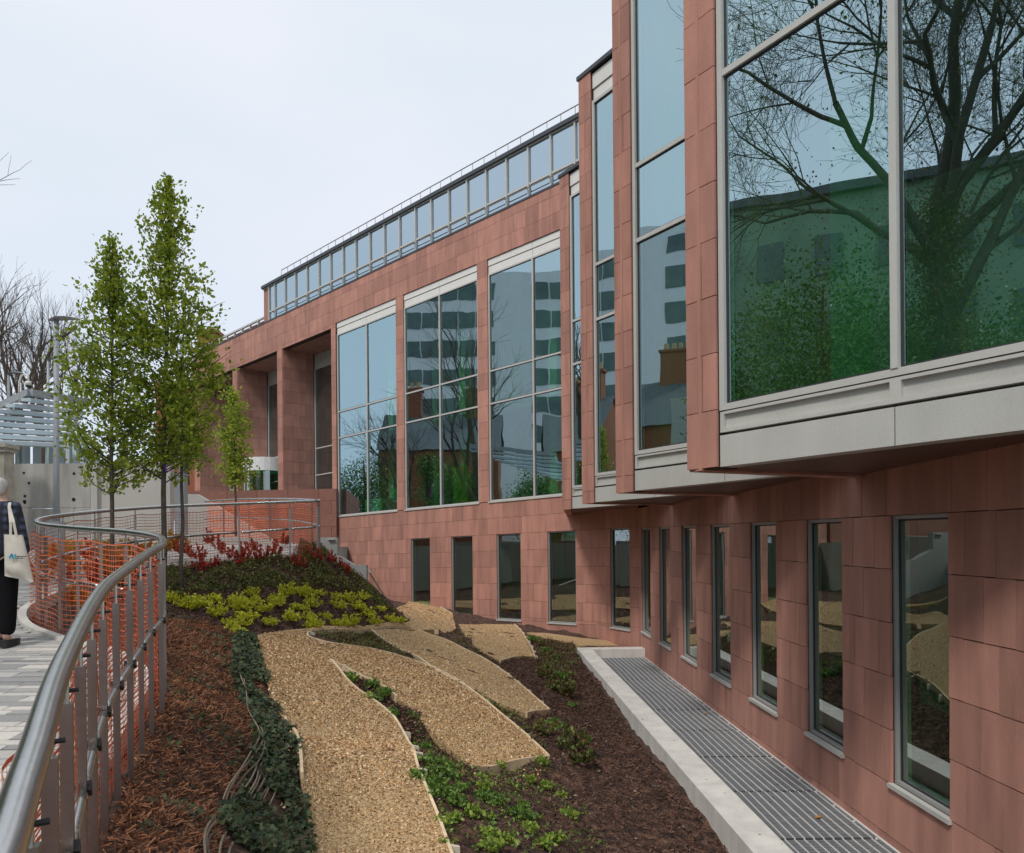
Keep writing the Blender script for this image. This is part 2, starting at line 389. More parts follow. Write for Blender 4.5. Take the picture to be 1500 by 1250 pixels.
for (a, b_, c) in FW:
    fo = window(WF, a, b_, SILL, GT, BLD, cols=(c,), rows=(5.27, 6.48), name='tall_window')
    for i, (e, g) in enumerate(((a, c), (c, b_))):
        WF.blk(MB(), e+.008, g-.008, GT+.30, WT-.012, -.18, -.015).obj('louvre_panel', WHITEP, fo)
        WF.blk(MB(), e+.008, g-.008, GT+.004, GT+.27, -.18, -.035).obj('louvre_panel', WHITEP, fo)
    b = MB(); WF.blk(b, a, b_, GT, WT, -.25, -.19); b.obj('header_back', FRAMED, fo)
for h in lowF: window(WF, h[0], h[1], h[2], h[3], BLD, glass=GLASSR, fr=.042, name='narrow_window')
WF.blk(MB(), F_L, uf(868, 250), ST, ST+.07, -.3, .05).obj('coping', LEAD, BLD)
# attic storey
AT, AN = 14.12, -.1
ax = [92, 118, 163, 209, 260, 312, 364, 419, 475, 537, 601, 668, 738, 808, 885, 966, 1050, 1140, 1236, 1335, 1442, 1545, 1650]
au = [uf(360+x/3, 250) for x in ax]
at = bpy.data.objects.new('attic_storey', None); COL.objects.link(at); at.parent = BLD
WF.blk(MB(), UA0, au[0], ST+.075, AT, AN-3, AN).obj('end_wall', STONE, at)
for a, c in zip(au[:-1], au[1:]):
    WF.blk(MB(), a+.03, c-.03, ST+.1, 12.66, AN-.02, AN).obj('pane', GLASSA, at)
    WF.blk(MB(), a+.03, c-.03, 12.74, AT-.08, AN-.02, AN).obj('pane', GLASSA, at)
    WF.blk(MB(), a-.03, a+.03, ST+.075, AT-.06, AN-.08, AN+.07).obj('mullion', FRAME, at)
    WF.blk(MB(), a+.031, c-.031, 12.665, 12.735, AN-.06, AN+.04).obj('transom', FRAME, at)
WF.blk(MB(), au[0], au[-1], ST+.075, AT-.1, AN-.4, AN-.33).obj('blind', mat('pale_blind', (.34, .38, .40), rough=.9), at)
WF.blk(MB(), UA0-.05, au[-1], AT-.06, AT+.08, AN-3, AN+.14).obj('roof_edge', LEAD, at)
WF.blk(MB(), UA0-.05, au[-1], AT-.10, AT-.062, AN-.1, AN+.06).obj('roof_trim', FRAME, at)
rb = MB(); n_ = 34; u0 = uf(411, 403); 
for i in range(n_+1):
    u = u0+(au[-1]-u0)*i/n_; rb.tube([WF.p(u, AT+.05, AN+.05), WF.p(u, AT+.40, AN+.05)], .016, 4)
rb.tube([WF.p(u0, AT+.40, AN+.05), WF.p(au[-1], AT+.40, AN+.05)], .02, 4)
rb.obj('roof_rail', STEELB, at)
rb = MB(); u1_ = au[1]
rb.tube([WF.p(u1_, 12.52, AN+.16), WF.p(au[-1], 12.52, AN+.16)], .018, 4)
for a in au[1:]: rb.tube([WF.p(a, 12.52, AN+.02), WF.p(a, 12.52, AN+.16)], .014, 4)
rb.obj('maintenance_rail', STEELB, at)
# low louvre on the roof at the far end
lb = MB(); n_ = 9
for i in range(n_):
    a = F_L+(UA0-F_L)*i/n_; WF.blk(lb, a, a+.08, ST+.075, ST+.55, AN-.2, AN-.1)
WF.blk(lb, F_L, UA0, ST+.46, ST+.55, AN-.2, AN-.09)
lb.obj('roof_louvre_frame', METAL, BLD)
WF.blk(MB(), F_L, UA0, ST+.075, ST+.45, AN-.4, AN-.3).obj('roof_louvre', STONE, BLD)
# chamfer wall between facade and right wing
pA = WF.p(UEND, 0); pB = WR.p(0, 0)
WC = Wall((pA.x, pA.y), (pB.x-pA.x, pB.y-pA.y), 0); LC = (Vector((pB.x, pB.y))-Vector((pA.x, pA.y))).length
zc = .015*UEND
WC.tilt = 0
hC = [(WC.u_of(895.3, 850), WC.u_of(923.6, 850), -2.44, .42+zc)]
courses(WC, 0.004, LC-.004, -3.3, 1.66+zc, .42+zc, hC, seed=6)
backing(WC, 0, LC, -4, 1.66+zc, hC, BLD)
window(WC, *hC[0], BLD, glass=GLASSR, fr=.042, name='narrow_window')
# right wing lower wall
ur = WR.u_of
rw = [(940.9, 954.3), (967.3, 983.7), (1000.4, 1021.5), (1043, 1071.4), (1101, 1139.7), (1183, 1236.5), (1307, 1393)]
hR = [(ur(a, 850), ur(b_, 850), -2.38, .61) for a, b_ in rw]
hR.append((hR[-1][1]+1.55, hR[-1][1]+2.6, -2.38, .61))
RTOP = 1.21
REND = 20.5
courses(WR, 0.004, REND, -3.3, RTOP, .61, hR, seed=8, wd=.6)
backing(WR, 0, REND, -4, RTOP, hR, BLD)
for h in hR: window(WR, *h, BLD, glass=GLASSR, fr=.042, name='narrow_window')
# sawtooth bays
inner = [4.86, 9.58, 14.3, 19.02]; soff = [.852, .962, 1.06, 1.165]
DB = Vector((-.546, .838, 0)).normalized(); LB = 4.45; PW = .43
def RX(Y): return 4.53-.0322*Y
bays = []
def bay(k, Yi, zs):
    I = Vector((RX(Yi), Yi, 0)); O = I+DB*LB
    W_ = Wall((O.x, O.y), (-DB.x, -DB.y), 0)
    if W_.n.dot(Vector((-1, -.3, 0))) < 0: W_.n = -W_.n
    by = bpy.data.objects.new('projecting_bay', None); COL.objects.link(by); by.parent = BLD
    by['label'] = 'sawtooth bay with tall glazing, %s' % ['nearest at the right edge', 'second from the right', 'third from the right', 'farthest, beside the main facade'][k] if k < 4 else 'sawtooth bay out of frame'
    TOP = 10.75 if k >= 2 else 11.0
    courses(W_, .0, PW, zs-.02, TOP, .0+zs-.02+(.28 if k != 0 else .02), [], seed=20+k, split=lambda kk: 1+(kk % 2))
    W_.blk(MB(), .004, PW-.004, zs-.01, TOP, -.28, -.003).obj('pillar_core', JOINT, by)
    u0, u1 = PW+.01, LB-.03
    cm = LB-2.13 if k == 0 else (PW+LB)/2+.0
    cm = PW+1.93
    z1 = zs+.346; z2 = z1+.24
    for a, c in ((u0, cm), (cm, u1)):
        W_.blk(MB(), a+.006, c-.006, zs, z1-.02, -.2, .0).obj('fascia_panel', METAL, by)
        W_.blk(MB(), a+.05, c-.05, z1+.05, z2-.04, -.2, -.05).obj('spandrel_panel', METAL, by)
        f = MB(); W_.blk(f, a, c, z1+.012, z1+.05, -.2, -.01); W_.blk(f, a, c, z2-.04, z2-.012, -.2, -.01)
        W_.blk(f, a, a+.05, z1+.05, z2-.04, -.2, -.01); W_.blk(f, c-.05, c, z1+.05, z2-.04, -.2, -.01); f.obj('spandrel_frame', FRAME, by)
    W_.blk(MB(), u0, u1, zs+.01, z2, -.3, -.21).obj('fascia_core', FRAMED, by)
    head = 10.08 if k >= 2 else 10.3
    o = window(W_, u0, u1, z2, head, by, cols=(cm,), rows=(zs+4.1, zs+5.33), dep=-.05, sill=False, name='bay_window', fr=.065)
    for a, c in ((u0, cm), (cm, u1)):
        W_.blk(MB(), a+.008, c-.008, head+.28, TOP-.06, -.2, -.02).obj('louvre_panel', WHITEP, by)
        W_.blk(MB(), a+.008, c-.008, head+.01, head+.26, -.2, -.05).obj('louvre_panel', WHITEP, by)
    W_.blk(MB(), -.04, u1, TOP, TOP+.09, -.6, .06).obj('coping', LEAD, by)
    # return wall to the next inner point
    if k < 3: J = Vector((RX(inner[k+1]), inner[k+1], 0)); zn = soff[k+1]
    else: q = WF.p(uf(826.5, 500)+.02, 0, -.02); J = Vector((q.x, q.y, 0)); zn = zs
    rn = MB()
    t = (J-O).normalized(); s_ = Vector((-t.y, t.x, 0))
    if s_.dot(Vector((0, 1, 0))) < 0: s_ = -s_
    O2 = O+s_*-.02
    rn.hexa([(O2.x, O2.y, zs-.02), (J.x, J.y, zs-.02), (J.x-s_.x*.2, J.y-s_.y*.2, zs-.02), (O2.x-s_.x*.2, O2.y-s_.y*.2, zs-.02)] +
            [(O2.x, O2.y, TOP), (J.x, J.y, TOP), (J.x-s_.x*.2, J.y-s_.y*.2, TOP), (O2.x-s_.x*.2, O2.y-s_.y*.2, TOP)])
    rn.obj('return_wall', STONE, by)
    # soffit and flat roof
    wI = Vector((I.x+.15, I.y, 0)); wJ = Vector((J.x+.25, J.y, 0))
    Oi = O-W_.n*.03+t*.03; Ii = I-W_.n*.03
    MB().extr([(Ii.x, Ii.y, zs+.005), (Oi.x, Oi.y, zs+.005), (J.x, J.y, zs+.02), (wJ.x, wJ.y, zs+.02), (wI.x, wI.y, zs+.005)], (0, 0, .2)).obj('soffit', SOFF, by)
    MB().extr([(Ii.x, Ii.y, TOP-.1), (Oi.x, Oi.y, TOP-.1), (J.x, J.y, TOP-.1), (J.x+7, J.y+2, TOP-.1), (I.x+7, I.y, TOP-.1)], (0, 0, .08)).obj('roof', LEAD, by)
    # room inside
    for zf in (zs+.25, 5.25):
        rm = MB()
        Iq = I-W_.n*.4+DB*.1; Oq = O-W_.n*.4-DB*.1+t*.3
        rm.extr([(Iq.x, Iq.y, zf), (Oq.x, Oq.y, zf), (J.x, J.y, zf), (J.x+5, J.y, zf), (I.x+5, I.y, zf)], (0, 0, .28)); rm.obj('room_floor', INT_F, by)
    rr = random.Random(50+k); iw = MB()
    W_.blk(iw, -3, LB+.5, zs, TOP-.2, -5.0, -4.85)
    ic = MB(); W_.blk(ic, 1.0, 1.5, zs+.3, TOP-.3, -1.6, -1.1).obj('room_column', mat('column_plaster', (.30, .32, .30), rough=.9), by)
    iw.obj('room_wall', INT_W, by)
    bays.append(W_)
for k in range(4): bay(k, inner[k], soff[k])
# rooms behind the other walls
rm = MB()
WF.blk(rm, uf(500), UEND+2, SILL, ST, -6, -5.8); WF.blk(rm, uf(500), UEND+1, -4, SILL-.4, -4.2, -4)
WR.blk(rm, -2, REND, -4, 1.1, -4.2, -4)
for a, b_, c in FW: WF.blk(rm, c-.9, c-.5, SILL, ST, -2.2, -1.8); WF.blk(rm, c+.9, c+1.25, SILL, ST, -3.4, -3.0)
rm.obj('inner_wall', INT_W, BLD)
rm = MB()
WF.blk(rm, uf(496), UEND+2, SILL-.32, SILL-.05, -6, -.32); WF.blk(rm, uf(496), UEND+2, 5.0, 5.24, -6, -.5); WF.blk(rm, F_L, UEND+3, ST-.3, ST, -12, -.32)
WF.blk(rm, uf(496), UEND+1.5, -3.2, -3.0, -4.2, -.32); WR.blk(rm, -1, REND, -3.2, -2.95, -4.2, -.32); WR.blk(rm, -1, REND, 1.0, 1.2, -4.2, -.32)
rm.obj('inner_floor', INT_F, BLD)
rm = MB(); WF.blk(rm, F_L, UEND+8, -4, ST, -12.3, -12); WR.blk(rm, -3, REND+2, -4, 10.8, -7.5, -7.2)
WF.blk(rm, F_L-.3, F_L, -2, ST, -12, -.01)
rm.obj('rear_wall', STONE, BLD)
# a desk, a chair and a shelf just inside the first windows
fu = MB(); u = uf(510); WF.blk(fu, u, u+1.3, SILL+.0, SILL+.74, -1.6, -.9); fu.obj('desk', WHITEP, BLD)
fu = MB(); u = uf(630); WF.blk(fu, u, u+.9, SILL, SILL+1.7, -1.7, -1.2); fu.obj('shelf_unit', mat('yellow_crates', (.5, .33, .05), rough=.6, namt=.3, nscale=4), BLD)
fu = MB(); u = uf(569)
fu.tube([WF.p(u, SILL, -1), WF.p(u, SILL+.45, -1)], .05, 6); WF.blk(fu, u-.25, u+.25, SILL+.45, SILL+.55, -1.25, -.75); WF.blk(fu, u-.25, u+.25, SILL+.6, SILL+1.15, -.85, -.78)
fu.obj('office_chair', FRAMED, BLD)
# revolving door under the porch
q = WF.p(uf(362), 0, -1.15); dm = MB(); rx, ry = q.x, q.y
ZR = (HY-670)/FPX*q.y
def ring(b, r, z0, z1, n=28):
    b.extr([(rx+r*math.cos(2*math.pi*i/n), ry+r*math.sin(2*math.pi*i/n), z0) for i in range(n)], (0, 0, z1-z0))
rd = bpy.data.objects.new('revolving_door', None); COL.objects.link(rd); rd.parent = BLD
ring(dm, 1.25, ZR-.72, ZR); dm.obj('drum_canopy', mat('white_drum', (.8, .8, .78), rough=.4), rd)
dm = MB(); ring(dm, 1.12, .8, ZR-.73); dm.obj('glass_drum', GLASSR, rd)
dm = MB()
for i in range(8):
    a = i*math.pi/4+.2; dm.tube([(rx+1.18*math.cos(a), ry+1.18*math.sin(a), .8), (rx+1.18*math.cos(a), ry+1.18*math.sin(a), ZR-.72)], .04, 6)
dm.obj('drum_frame', FRAME, rd)

def flush_panels():
    panels.sort(key=lambda t: -t[0])
    for t in panels[:300]:
        o = bpy.data.objects.new('stone_panel', panel_me); COL.objects.link(o); o.parent = BLD
        o.matrix_local = t[1].M(*t[2:])
    b = MB()
    for t in panels[300:]: t[1].blk(b, *t[2:])
    b.obj('stone_cladding', STONE, BLD, kind='stuff')
flush_panels()

# dark parapet in front of the porch, wing wall, stair flank
pp = thing('parapet_wall', 'shaded red stone parapet below the porch, left of the first tall window', 'wall')
P1 = PY(262, 717.5, 37.2); P2 = PY(492.5, 716, 36.2)
WP = Wall((P1.x, P1.y), (P2.x-P1.x, P2.y-P1.y), 0); LP_ = (Vector((P2.x, P2.y))-Vector((P1.x, P1.y))).length
ztop = P2.z
if WP.n.y > 0: WP.n = -WP.n
pm = unitcube(mat('shaded_sandstone_blocks', (.25, .11, .082), rough=.85, var=.12, namt=.1, nscale=5))  # darker copy of the sandstone, with the shade put into its colour
rnd = random.Random(3); zz = ztop; k = 0
while zz > -.6:
    h = .55 if k == 0 else .6; x = 0 if k % 2 else -.6
    while x < LP_:
        a, c = max(0, x), min(LP_, x+1.5)
        if c-a > .1: link('stone_block', pm, pp, WP.M(a+.008, c-.008, zz-h+.008, zz, -.3, .0))
        x += 1.5
    zz -= h; k += 1
WP.blk(MB(), .01, LP_-.01, -1.5, ztop-.03, -.28, -.02).obj('core', JOINT, pp)
ww = thing('wing_wall', 'grey concrete wing wall stepping down beside the red stone facade', 'wall')
poly = [(462, 787.4), (493.8, 787.4), (494.4, 813), (519.4, 828.3), (536.7, 827.7), (537, 900), (462, 900)]
MB().extr([PY(x, y, 23.5) for x, y in poly], (0, .25, 0)).obj('wall_face', mat('grey_stair_concrete', (.33, .33, .32), rough=.8, namt=.06), ww)
MB().extr([PY(x, y, 23.42) for x, y in ((480, 789.5), (490, 789.5), (490, 791), (480, 791))], (0, .07, 0)).obj('fixing_plate', METAL, ww)
hs_ = MB(); hs_.tube([PY(538.6, 834, 24.0), PY(541, 838, 24.0), PY(563.5, 873, 26.5)], .035, 8)
o = hs_.obj('stair_handrail', mat('white_handrail_metal', (.7, .7, .68), rough=.3, metal=.3), None, label='short pale stair handrail sloping down to the gravel beside the wing wall', cat='handrail')
sf = thing('stair_flank', 'pale sloping concrete stair flank behind the far orange netting', 'wall')
MB().extr([PY(x, y, 27) for x, y in ((258, 724), (288, 724), (305, 734), (432, 812), (432, 840), (258, 840))], (0, .3, 0)).obj('flank_face', mat('flank_concrete', (.42, .39, .36), rough=.85, namt=.06), sf)

# ------------------------------------------------------------------ terrain
def pathz(Y): return -1.6+.095*np.minimum(Y, 17) + .03*np.clip(Y-17, 0, 12)
RAIL = [(0.15, -1.6), (-.12, -.7), (-.35, .1), (-.60, .85), (-.83, 1.34), (-1.23, 2.15), (-1.83, 3.5), (-2.2, 4.55), (-2.48, 5.4), (-2.66, 5.98), (-3.02, 6.7), (-3.6, 7.35), (-4.4, 7.95), (-5.2, 8.7), (-5.85, 9.7), (-6.2, 10.8), (-6.38, 12.2), (-6.2, 13.7), (-5.75, 14.6), (-4.97, 15.4), (-4.1, 16.6)]
def catmull(P, n=8):
    P = [Vector(p) for p in P]; out = []
    for i in range(len(P)-1):
        p0 = P[max(i-1, 0)]; p1 = P[i]; p2 = P[i+1]; p3 = P[min(i+2, len(P)-1)]
        for k in range(n):
            t = k/n
            out.append(.5*((2*p1)+(p2-p0)*t+(2*p0-5*p1+4*p2-p3)*t*t+(3*p1-p0-3*p2+p3)*t**3))
    out.append(P[-1]); return out
RC = catmull([(x, y, 0) for x, y in RAIL], 8)
rcY = np.array([p.y for p in RC]); rcX = np.array([p.x for p in RC])
def bx(Y):
    Y = np.asarray(Y, float); v = np.interp(Y, rcY, rcX, left=rcX[0], right=-4.2); return np.where(Y > 16.6, -.262*Y-.05, v)
CPT = [  # X, Y, z
 (-.5, 2, -1.75), (.3, 0, -1.8), (.8, 3, -2.3), (2.6, 3, -3.3), (2.6, 0, -3.3), (-.2, 4.2, -2.1),
 (-1.2, 2.2, -1.5), (-1.75, 3.3, -1.35), (-2.1, 4.3, -1.28), (-2.5, 5.4, -1.2), (-2.9, 6.6, -1.1), (-4.4, 7.9, -.95), (-5.8, 9.7, -.78), (-6.3, 12, -.55), (-5.8, 14.5, -.3), (-4.9, 15.5, -.2), (-4.15, 16.7, -.06),
 (-1.6, 4.0, -1.42), (-3.0, 8.7, -1.33), (-2.17, 6.15, -1.5), (-2.55, 7.2, -1.42), (-3.9, 9.5, -1.05), (-4.9, 10.5, -.85), (-5.2, 12.5, -.62), (-4.6, 11.5, -.95),
 (-3.97, 12.0, -1.32), (-2.3, 8.27, -1.95), (-2.55, 9.4, -1.72), (-1.6, 6.1, -2.25), (-.54, 6.2, -2.4), (-1.1, 8.2, -2.1), (-2.5, 10.65, -1.55), (-3.0, 12.6, -1.45), (-1.15, 5.0, -2.2), (-.95,7.2,-2.22), (-1.35,4.4,-1.75),
 (-.41, 9.55, -2.65), (.45, 10.25, -2.78), (-1.1, 11.6, -1.98), (-.47, 10.8, -2.3), (-1.8, 13.9, -1.88), (.57, 13.2, -2.78), (-.63, 14.4, -2.3), (-1.46, 18.7, -2.0), (.51, 19.5, -2.75), (-1.38, 26.4, -2.5), (-2.35, 18.0, -1.85),
 (-2.6, 19.7, -1.8), (-5.3, 32, -2.03), (-4.6, 29.5, -2.0), (-3.2, 18.5, -.92), (-4.4, 14.6, -.65), (-3.5, 16.3, -1.02), (-3.26, 14.6, -1.42), (-4.3, 13.3, -.95), (-3.6,13.4,-1.25),
 (-3.5, 26, -1.95), (-2.9, 30, -2.3), (1.5, 10, -3.15), (1.2, 14, -3.05), (1.2, 19, -2.92), (1, 24, -2.82), (2.4, 26, -2.82), (1.6, 22, -2.98), (2.2, 12, -3.25), (2.35, 8, -3.45), (2.3, 5, -3.5), (1.2, 7.5, -3.25), (.3, 7.4, -2.75), (.2, 8.8, -2.8), (1.9, 17, -3.1),
 (-8, 34, -1.8), (2, 31, -2.7), (6, 20, -3.6), (6, 5, -3.7), (5, 30, -3.2), (-9, 12, -.4), (-9, 6, -1.0), (-9, 20, 0), (-6, 40, -1.7)]
cp = np.array(CPT, float)
def tps(d): return np.where(d > 1e-9, d*d*np.log(np.maximum(d, 1e-9)), 0)
def fit():
    n = len(cp); D = np.linalg.norm(cp[:, None, :2]-cp[None, :, :2], axis=2)
    A = np.zeros((n+3, n+3)); A[:n, :n] = tps(D)+np.eye(n)*.08; A[:n, n] = 1; A[:n, n+1:] = cp[:, :2]; A[n, :n] = 1; A[n+1:, :n] = cp[:, :2].T
    return np.linalg.solve(A, np.concatenate([cp[:, 2], np.zeros(3)]))
CO = fit()
GX0, GX1, GY0, GY1, GS = -7.6, 4.4, -2.0, 34.0, .08
gx = np.arange(GX0, GX1+GS/2, GS); gy = np.arange(GY0, GY1+GS/2, GS)
XX, YY = np.meshgrid(gx, gy)
ZZ = np.zeros_like(XX)
for i, (a, b_, c_) in enumerate(cp): ZZ += CO[i]*tps(np.hypot(XX-a, YY-b_))
n_ = len(cp); ZZ += CO[n_]+CO[n_+1]*XX+CO[n_+2]*YY
# plaza side behind the mound
pl = np.clip((-.262*YY-.35-XX)/.3, 0, 1)*np.clip((YY-17)/.6, 0, 1); ZZ = ZZ*(1-pl)+(pathz(YY)-.1)*pl
rs = np.random.RandomState(4)
def vnoise(X, Y, s, seed):
    r = np.random.RandomState(seed); n = 64; g = r.rand(n, n)
    x = X/s; y = Y/s; xi = np.floor(x).astype(int); yi = np.floor(y).astype(int); fx = x-xi; fy = y-yi
    fx = fx*fx*(3-2*fx); fy = fy*fy*(3-2*fy); a = g[yi % n, xi % n]; b = g[yi % n, (xi+1) % n]; c = g[(yi+1) % n, xi % n]; d = g[(yi+1) % n, (xi+1) % n]
    return (a*(1-fx)+b*fx)*(1-fy)+(c*(1-fx)+d*fx)*fy-.5
SMOOTH = ZZ.copy()
ZZ = ZZ+vnoise(XX, YY, .6, 1)*.08+vnoise(XX, YY, .25, 2)*.10
ZZ = np.where(XX < bx(YY)-.10, pathz(YY)-.14, ZZ)
def hz(X, Y, Z=None):
    Z = ZZ if Z is None else Z
    X = np.asarray(X, float); Y = np.asarray(Y, float)
    x = np.clip((X-GX0)/GS, 0, len(gx)-1.001); y = np.clip((Y-GY0)/GS, 0, len(gy)-1.001)
    xi = x.astype(int); yi = y.astype(int); fx = x-xi; fy = y-yi
    return (Z[yi, xi]*(1-fx)+Z[yi, xi+1]*fx)*(1-fy)+(Z[yi+1, xi]*(1-fx)+Z[yi+1, xi+1]*fx)*fy
_t = np.arange(.6, 34, .02)
def GP(px, py, Z=None, dz=0.0, ymin=.6):
    r = ray(px, py); z = hz(r[0]*_t, _t, SMOOTH if Z is None else Z)+dz
    k = np.where((r[2]*_t < z) & (_t > ymin))[0]
    Y = _t[k[0]] if len(k) else 33.0
    return Vector((r[0]*Y, Y, float(hz(r[0]*Y, Y, SMOOTH if Z is None else Z))))
def grid_mesh(name, X, Y, Z, m, **kw):
    V = np.stack([X.ravel(), Y.ravel(), Z.ravel()], 1); h, w_ = X.shape
    i = np.arange(h*w_).reshape(h, w_); F = np.stack([i[:-1, :-1], i[:-1, 1:], i[1:, 1:], i[1:, :-1]], 2).reshape(-1, 4)
    return stuffmesh(name, V, F, m, smooth=True, **kw)
TZ = ZZ.copy()
TZ[(XX > 2.0+(22.5-YY)*.0396+.2) & (YY < 22.9)] = -4.0
grid_mesh('garden_soil', XX, YY, TZ, SOIL, kind='structure')
bX = np.array([-400, -120, -60, -30, -14, -7.5, -7.4, 4.3, 12, 60, 400.]); bY = np.array([-400, -60, -10, -2, 5, 10, 17, 29, 60, 150, 500.])
BX, BY = np.meshgrid(bX, bY)
BZ = np.where((BX < -7.45), pathz(np.clip(BY, -3, 29))-.16, -4.2)
grid_mesh('ground', BX, BY, BZ, mat('town_ground', (.16, .16, .14), rough=.95, namt=.25, nscale=.6), kind='structure')

# ---- paved path
PAVE = mat('pale_granite_paver', (0, 0, 0), rough=.8, colors=[(.23, .23, .23), (.40, .39, .37), (.52, .50, .46), (.62, .58, .52)], island=1, namt=.1, nscale=30)
PV = []; yv = np.arange(-2, 29.01, .5)
pm_ = MB()
for a, c in zip(yv[:-1], yv[1:]):
    xa, xc = float(bx(a))-.16, float(bx(c))-.16
    if a >= 17: xa, xc = -.262*a-.2, -.262*c-.2
    pm_.quad((-24, a, float(pathz(a))-.035), (xa, a, float(pathz(a))-.035), (xc, c, float(pathz(c))-.035), (-24, c, float(pathz(c))-.035))
path = pm_.obj('path', mat('paver_joint', (.20, .19, .175), rough=.95), kind='structure')
rnd = random.Random(11); y = 1.0; pav = []
while y < 24:
    dy = rnd.choice((.075, .10, .10, .16)); x = -17+rnd.random()*.5
    lim = min(float(bx(y)), float(bx(y+dy)))-.2 if y < 17 else -.262*y-.3
    while x < lim-.1:
        dx = rnd.choice((.3, .4, .5, .6))
        x1 = min(x+dx, lim)
        if x1 > -.66*y-1.2: pav.append((x, x1-.007, y, y+dy-.008))
        x += dx
    y += dy
pav.sort(key=lambda p: -(p[1]-p[0])*(p[3]-p[2])/(p[2]**2) if -.652*p[2] < (p[0]+p[1])/2 else 0)
cu = unitcube(PAVE); b = MB(); sl = .095
for i, (x0, x1, y0, y1) in enumerate(pav):
    ym = (y0+y1)/2; z = float(pathz(ym)); s_ = .095 if ym < 17 else .03; dz = rnd.uniform(-.0015, .0015)
    if i < 300:
        M_ = Matrix(((x1-x0, 0, 0, (x0+x1)/2), (0, y1-y0, 0, ym), (0, s_*(y1-y0), .04, z-.02+dz), (0, 0, 0, 1)))
        link('paver', cu, path, M_)
    else:
        h = s_*(y1-y0)/2
        b.hexa([(x0, y0, z-h-.04), (x1, y0, z-h-.04), (x1, y1, z+h-.04), (x0, y1, z+h-.04), (x0, y0, z-h+dz), (x1, y0, z-h+dz), (x1, y1, z+h+dz), (x0, y1, z+h+dz)])
b.obj('paving', PAVE, path, kind='stuff')
kb = MB(); pts = [p for p in RC if 4.6 < p.y < 15.5]
for p, q in zip(pts[:-1], pts[1:]):
    t = (q-p).normalized(); s_ = Vector((-t.y, t.x, 0)); z0 = float(pathz(p.y)); z1 = float(pathz(q.y))
    a0, a1 = p+s_*.11, p+s_*.2; c0, c1 = q+s_*.11, q+s_*.2
    kb.hexa([(a0.x, a0.y, z0-.2), (c0.x, c0.y, z1-.2), (c1.x, c1.y, z1-.2), (a1.x, a1.y, z0-.2), (a0.x, a0.y, z0+.025), (c0.x, c0.y, z1+.025), (c1.x, c1.y, z1+.025), (a1.x, a1.y, z0+.025)])
kb.obj('path_edging', CONC, None, kind='structure')

pw = thing('plaza_retaining_wall', 'grey concrete retaining wall below the plaza edge, hidden behind the mound', 'wall')
for i in range(5):
    ya, yb = 17.4+i*2.9, 17.4+(i+1)*2.9-.01; xa, xb = -.262*ya-.2, -.262*yb-.2; za, zb_ = float(pathz(ya)), float(pathz(yb))
    MB().hexa([(xa, ya, -3), (xa+.2, ya, -3), (xb+.2, yb, -3), (xb, yb, -3), (xa, ya, za+.02), (xa+.2, ya, za+.02), (xb+.2, yb, zb_+.02), (xb, yb, zb_+.02)]).obj('wall_section', mat('grey_stair_concrete', (.33, .33, .32)), pw)
# ------------------------------------------------------------------ kerb wall and grating
kw = thing('retaining_wall', 'low pale concrete retaining wall between the garden soil and the metal grating', 'wall')
def lerp(a, b, t): return a+(b-a)*t
iA, iB = Vector((2.28, 22.45, -2.87)), Vector((3.35, -4.6, -3.33)); wdt = .41
nseg = 9
for i in range(nseg):
    a, c = lerp(iA, iB, i/nseg), lerp(iA, iB, (i+1)/nseg); g = Vector((0, -.004, 0)) if i else Vector((0, 0, 0))
    a = a+g
    q = [Vector((a.x-wdt, a.y, -4.1)), Vector((c.x-wdt, c.y, -4.1)), Vector((c.x, c.y, -4.1)), Vector((a.x, a.y, -4.1))]
    tp = [Vector((a.x-wdt, a.y, a.z)), Vector((c.x-wdt, c.y, c.z)), Vector((c.x, c.y, c.z)), Vector((a.x, a.y, a.z))]
    MB().hexa(q+tp).obj('wall_section', CONC, kw)
MB().hexa([(2.28-wdt, 22.46, -4.1), (RX(22.4), 22.46, -4.1), (RX(23), 22.96, -4.1), (2.28-wdt, 22.96, -4.1), (2.28-wdt, 22.46, -2.868), (RX(22.4), 22.46, -2.858), (RX(23), 22.96, -2.858), (2.28-wdt, 22.96, -2.868)]).obj('wall_section', CONC, kw)
gr = thing('drainage_grating', 'long grey metal grating with pale lengthwise bars at the foot of the right wall', 'grating')
GRD = mat('grating_dark', (.075, .08, .085), rough=.45, metal=.4, namt=.2, nscale=6)
GRL = mat('grating_bar', (.72, .72, .70), rough=.45, metal=.1, namt=.08)
npan = 16
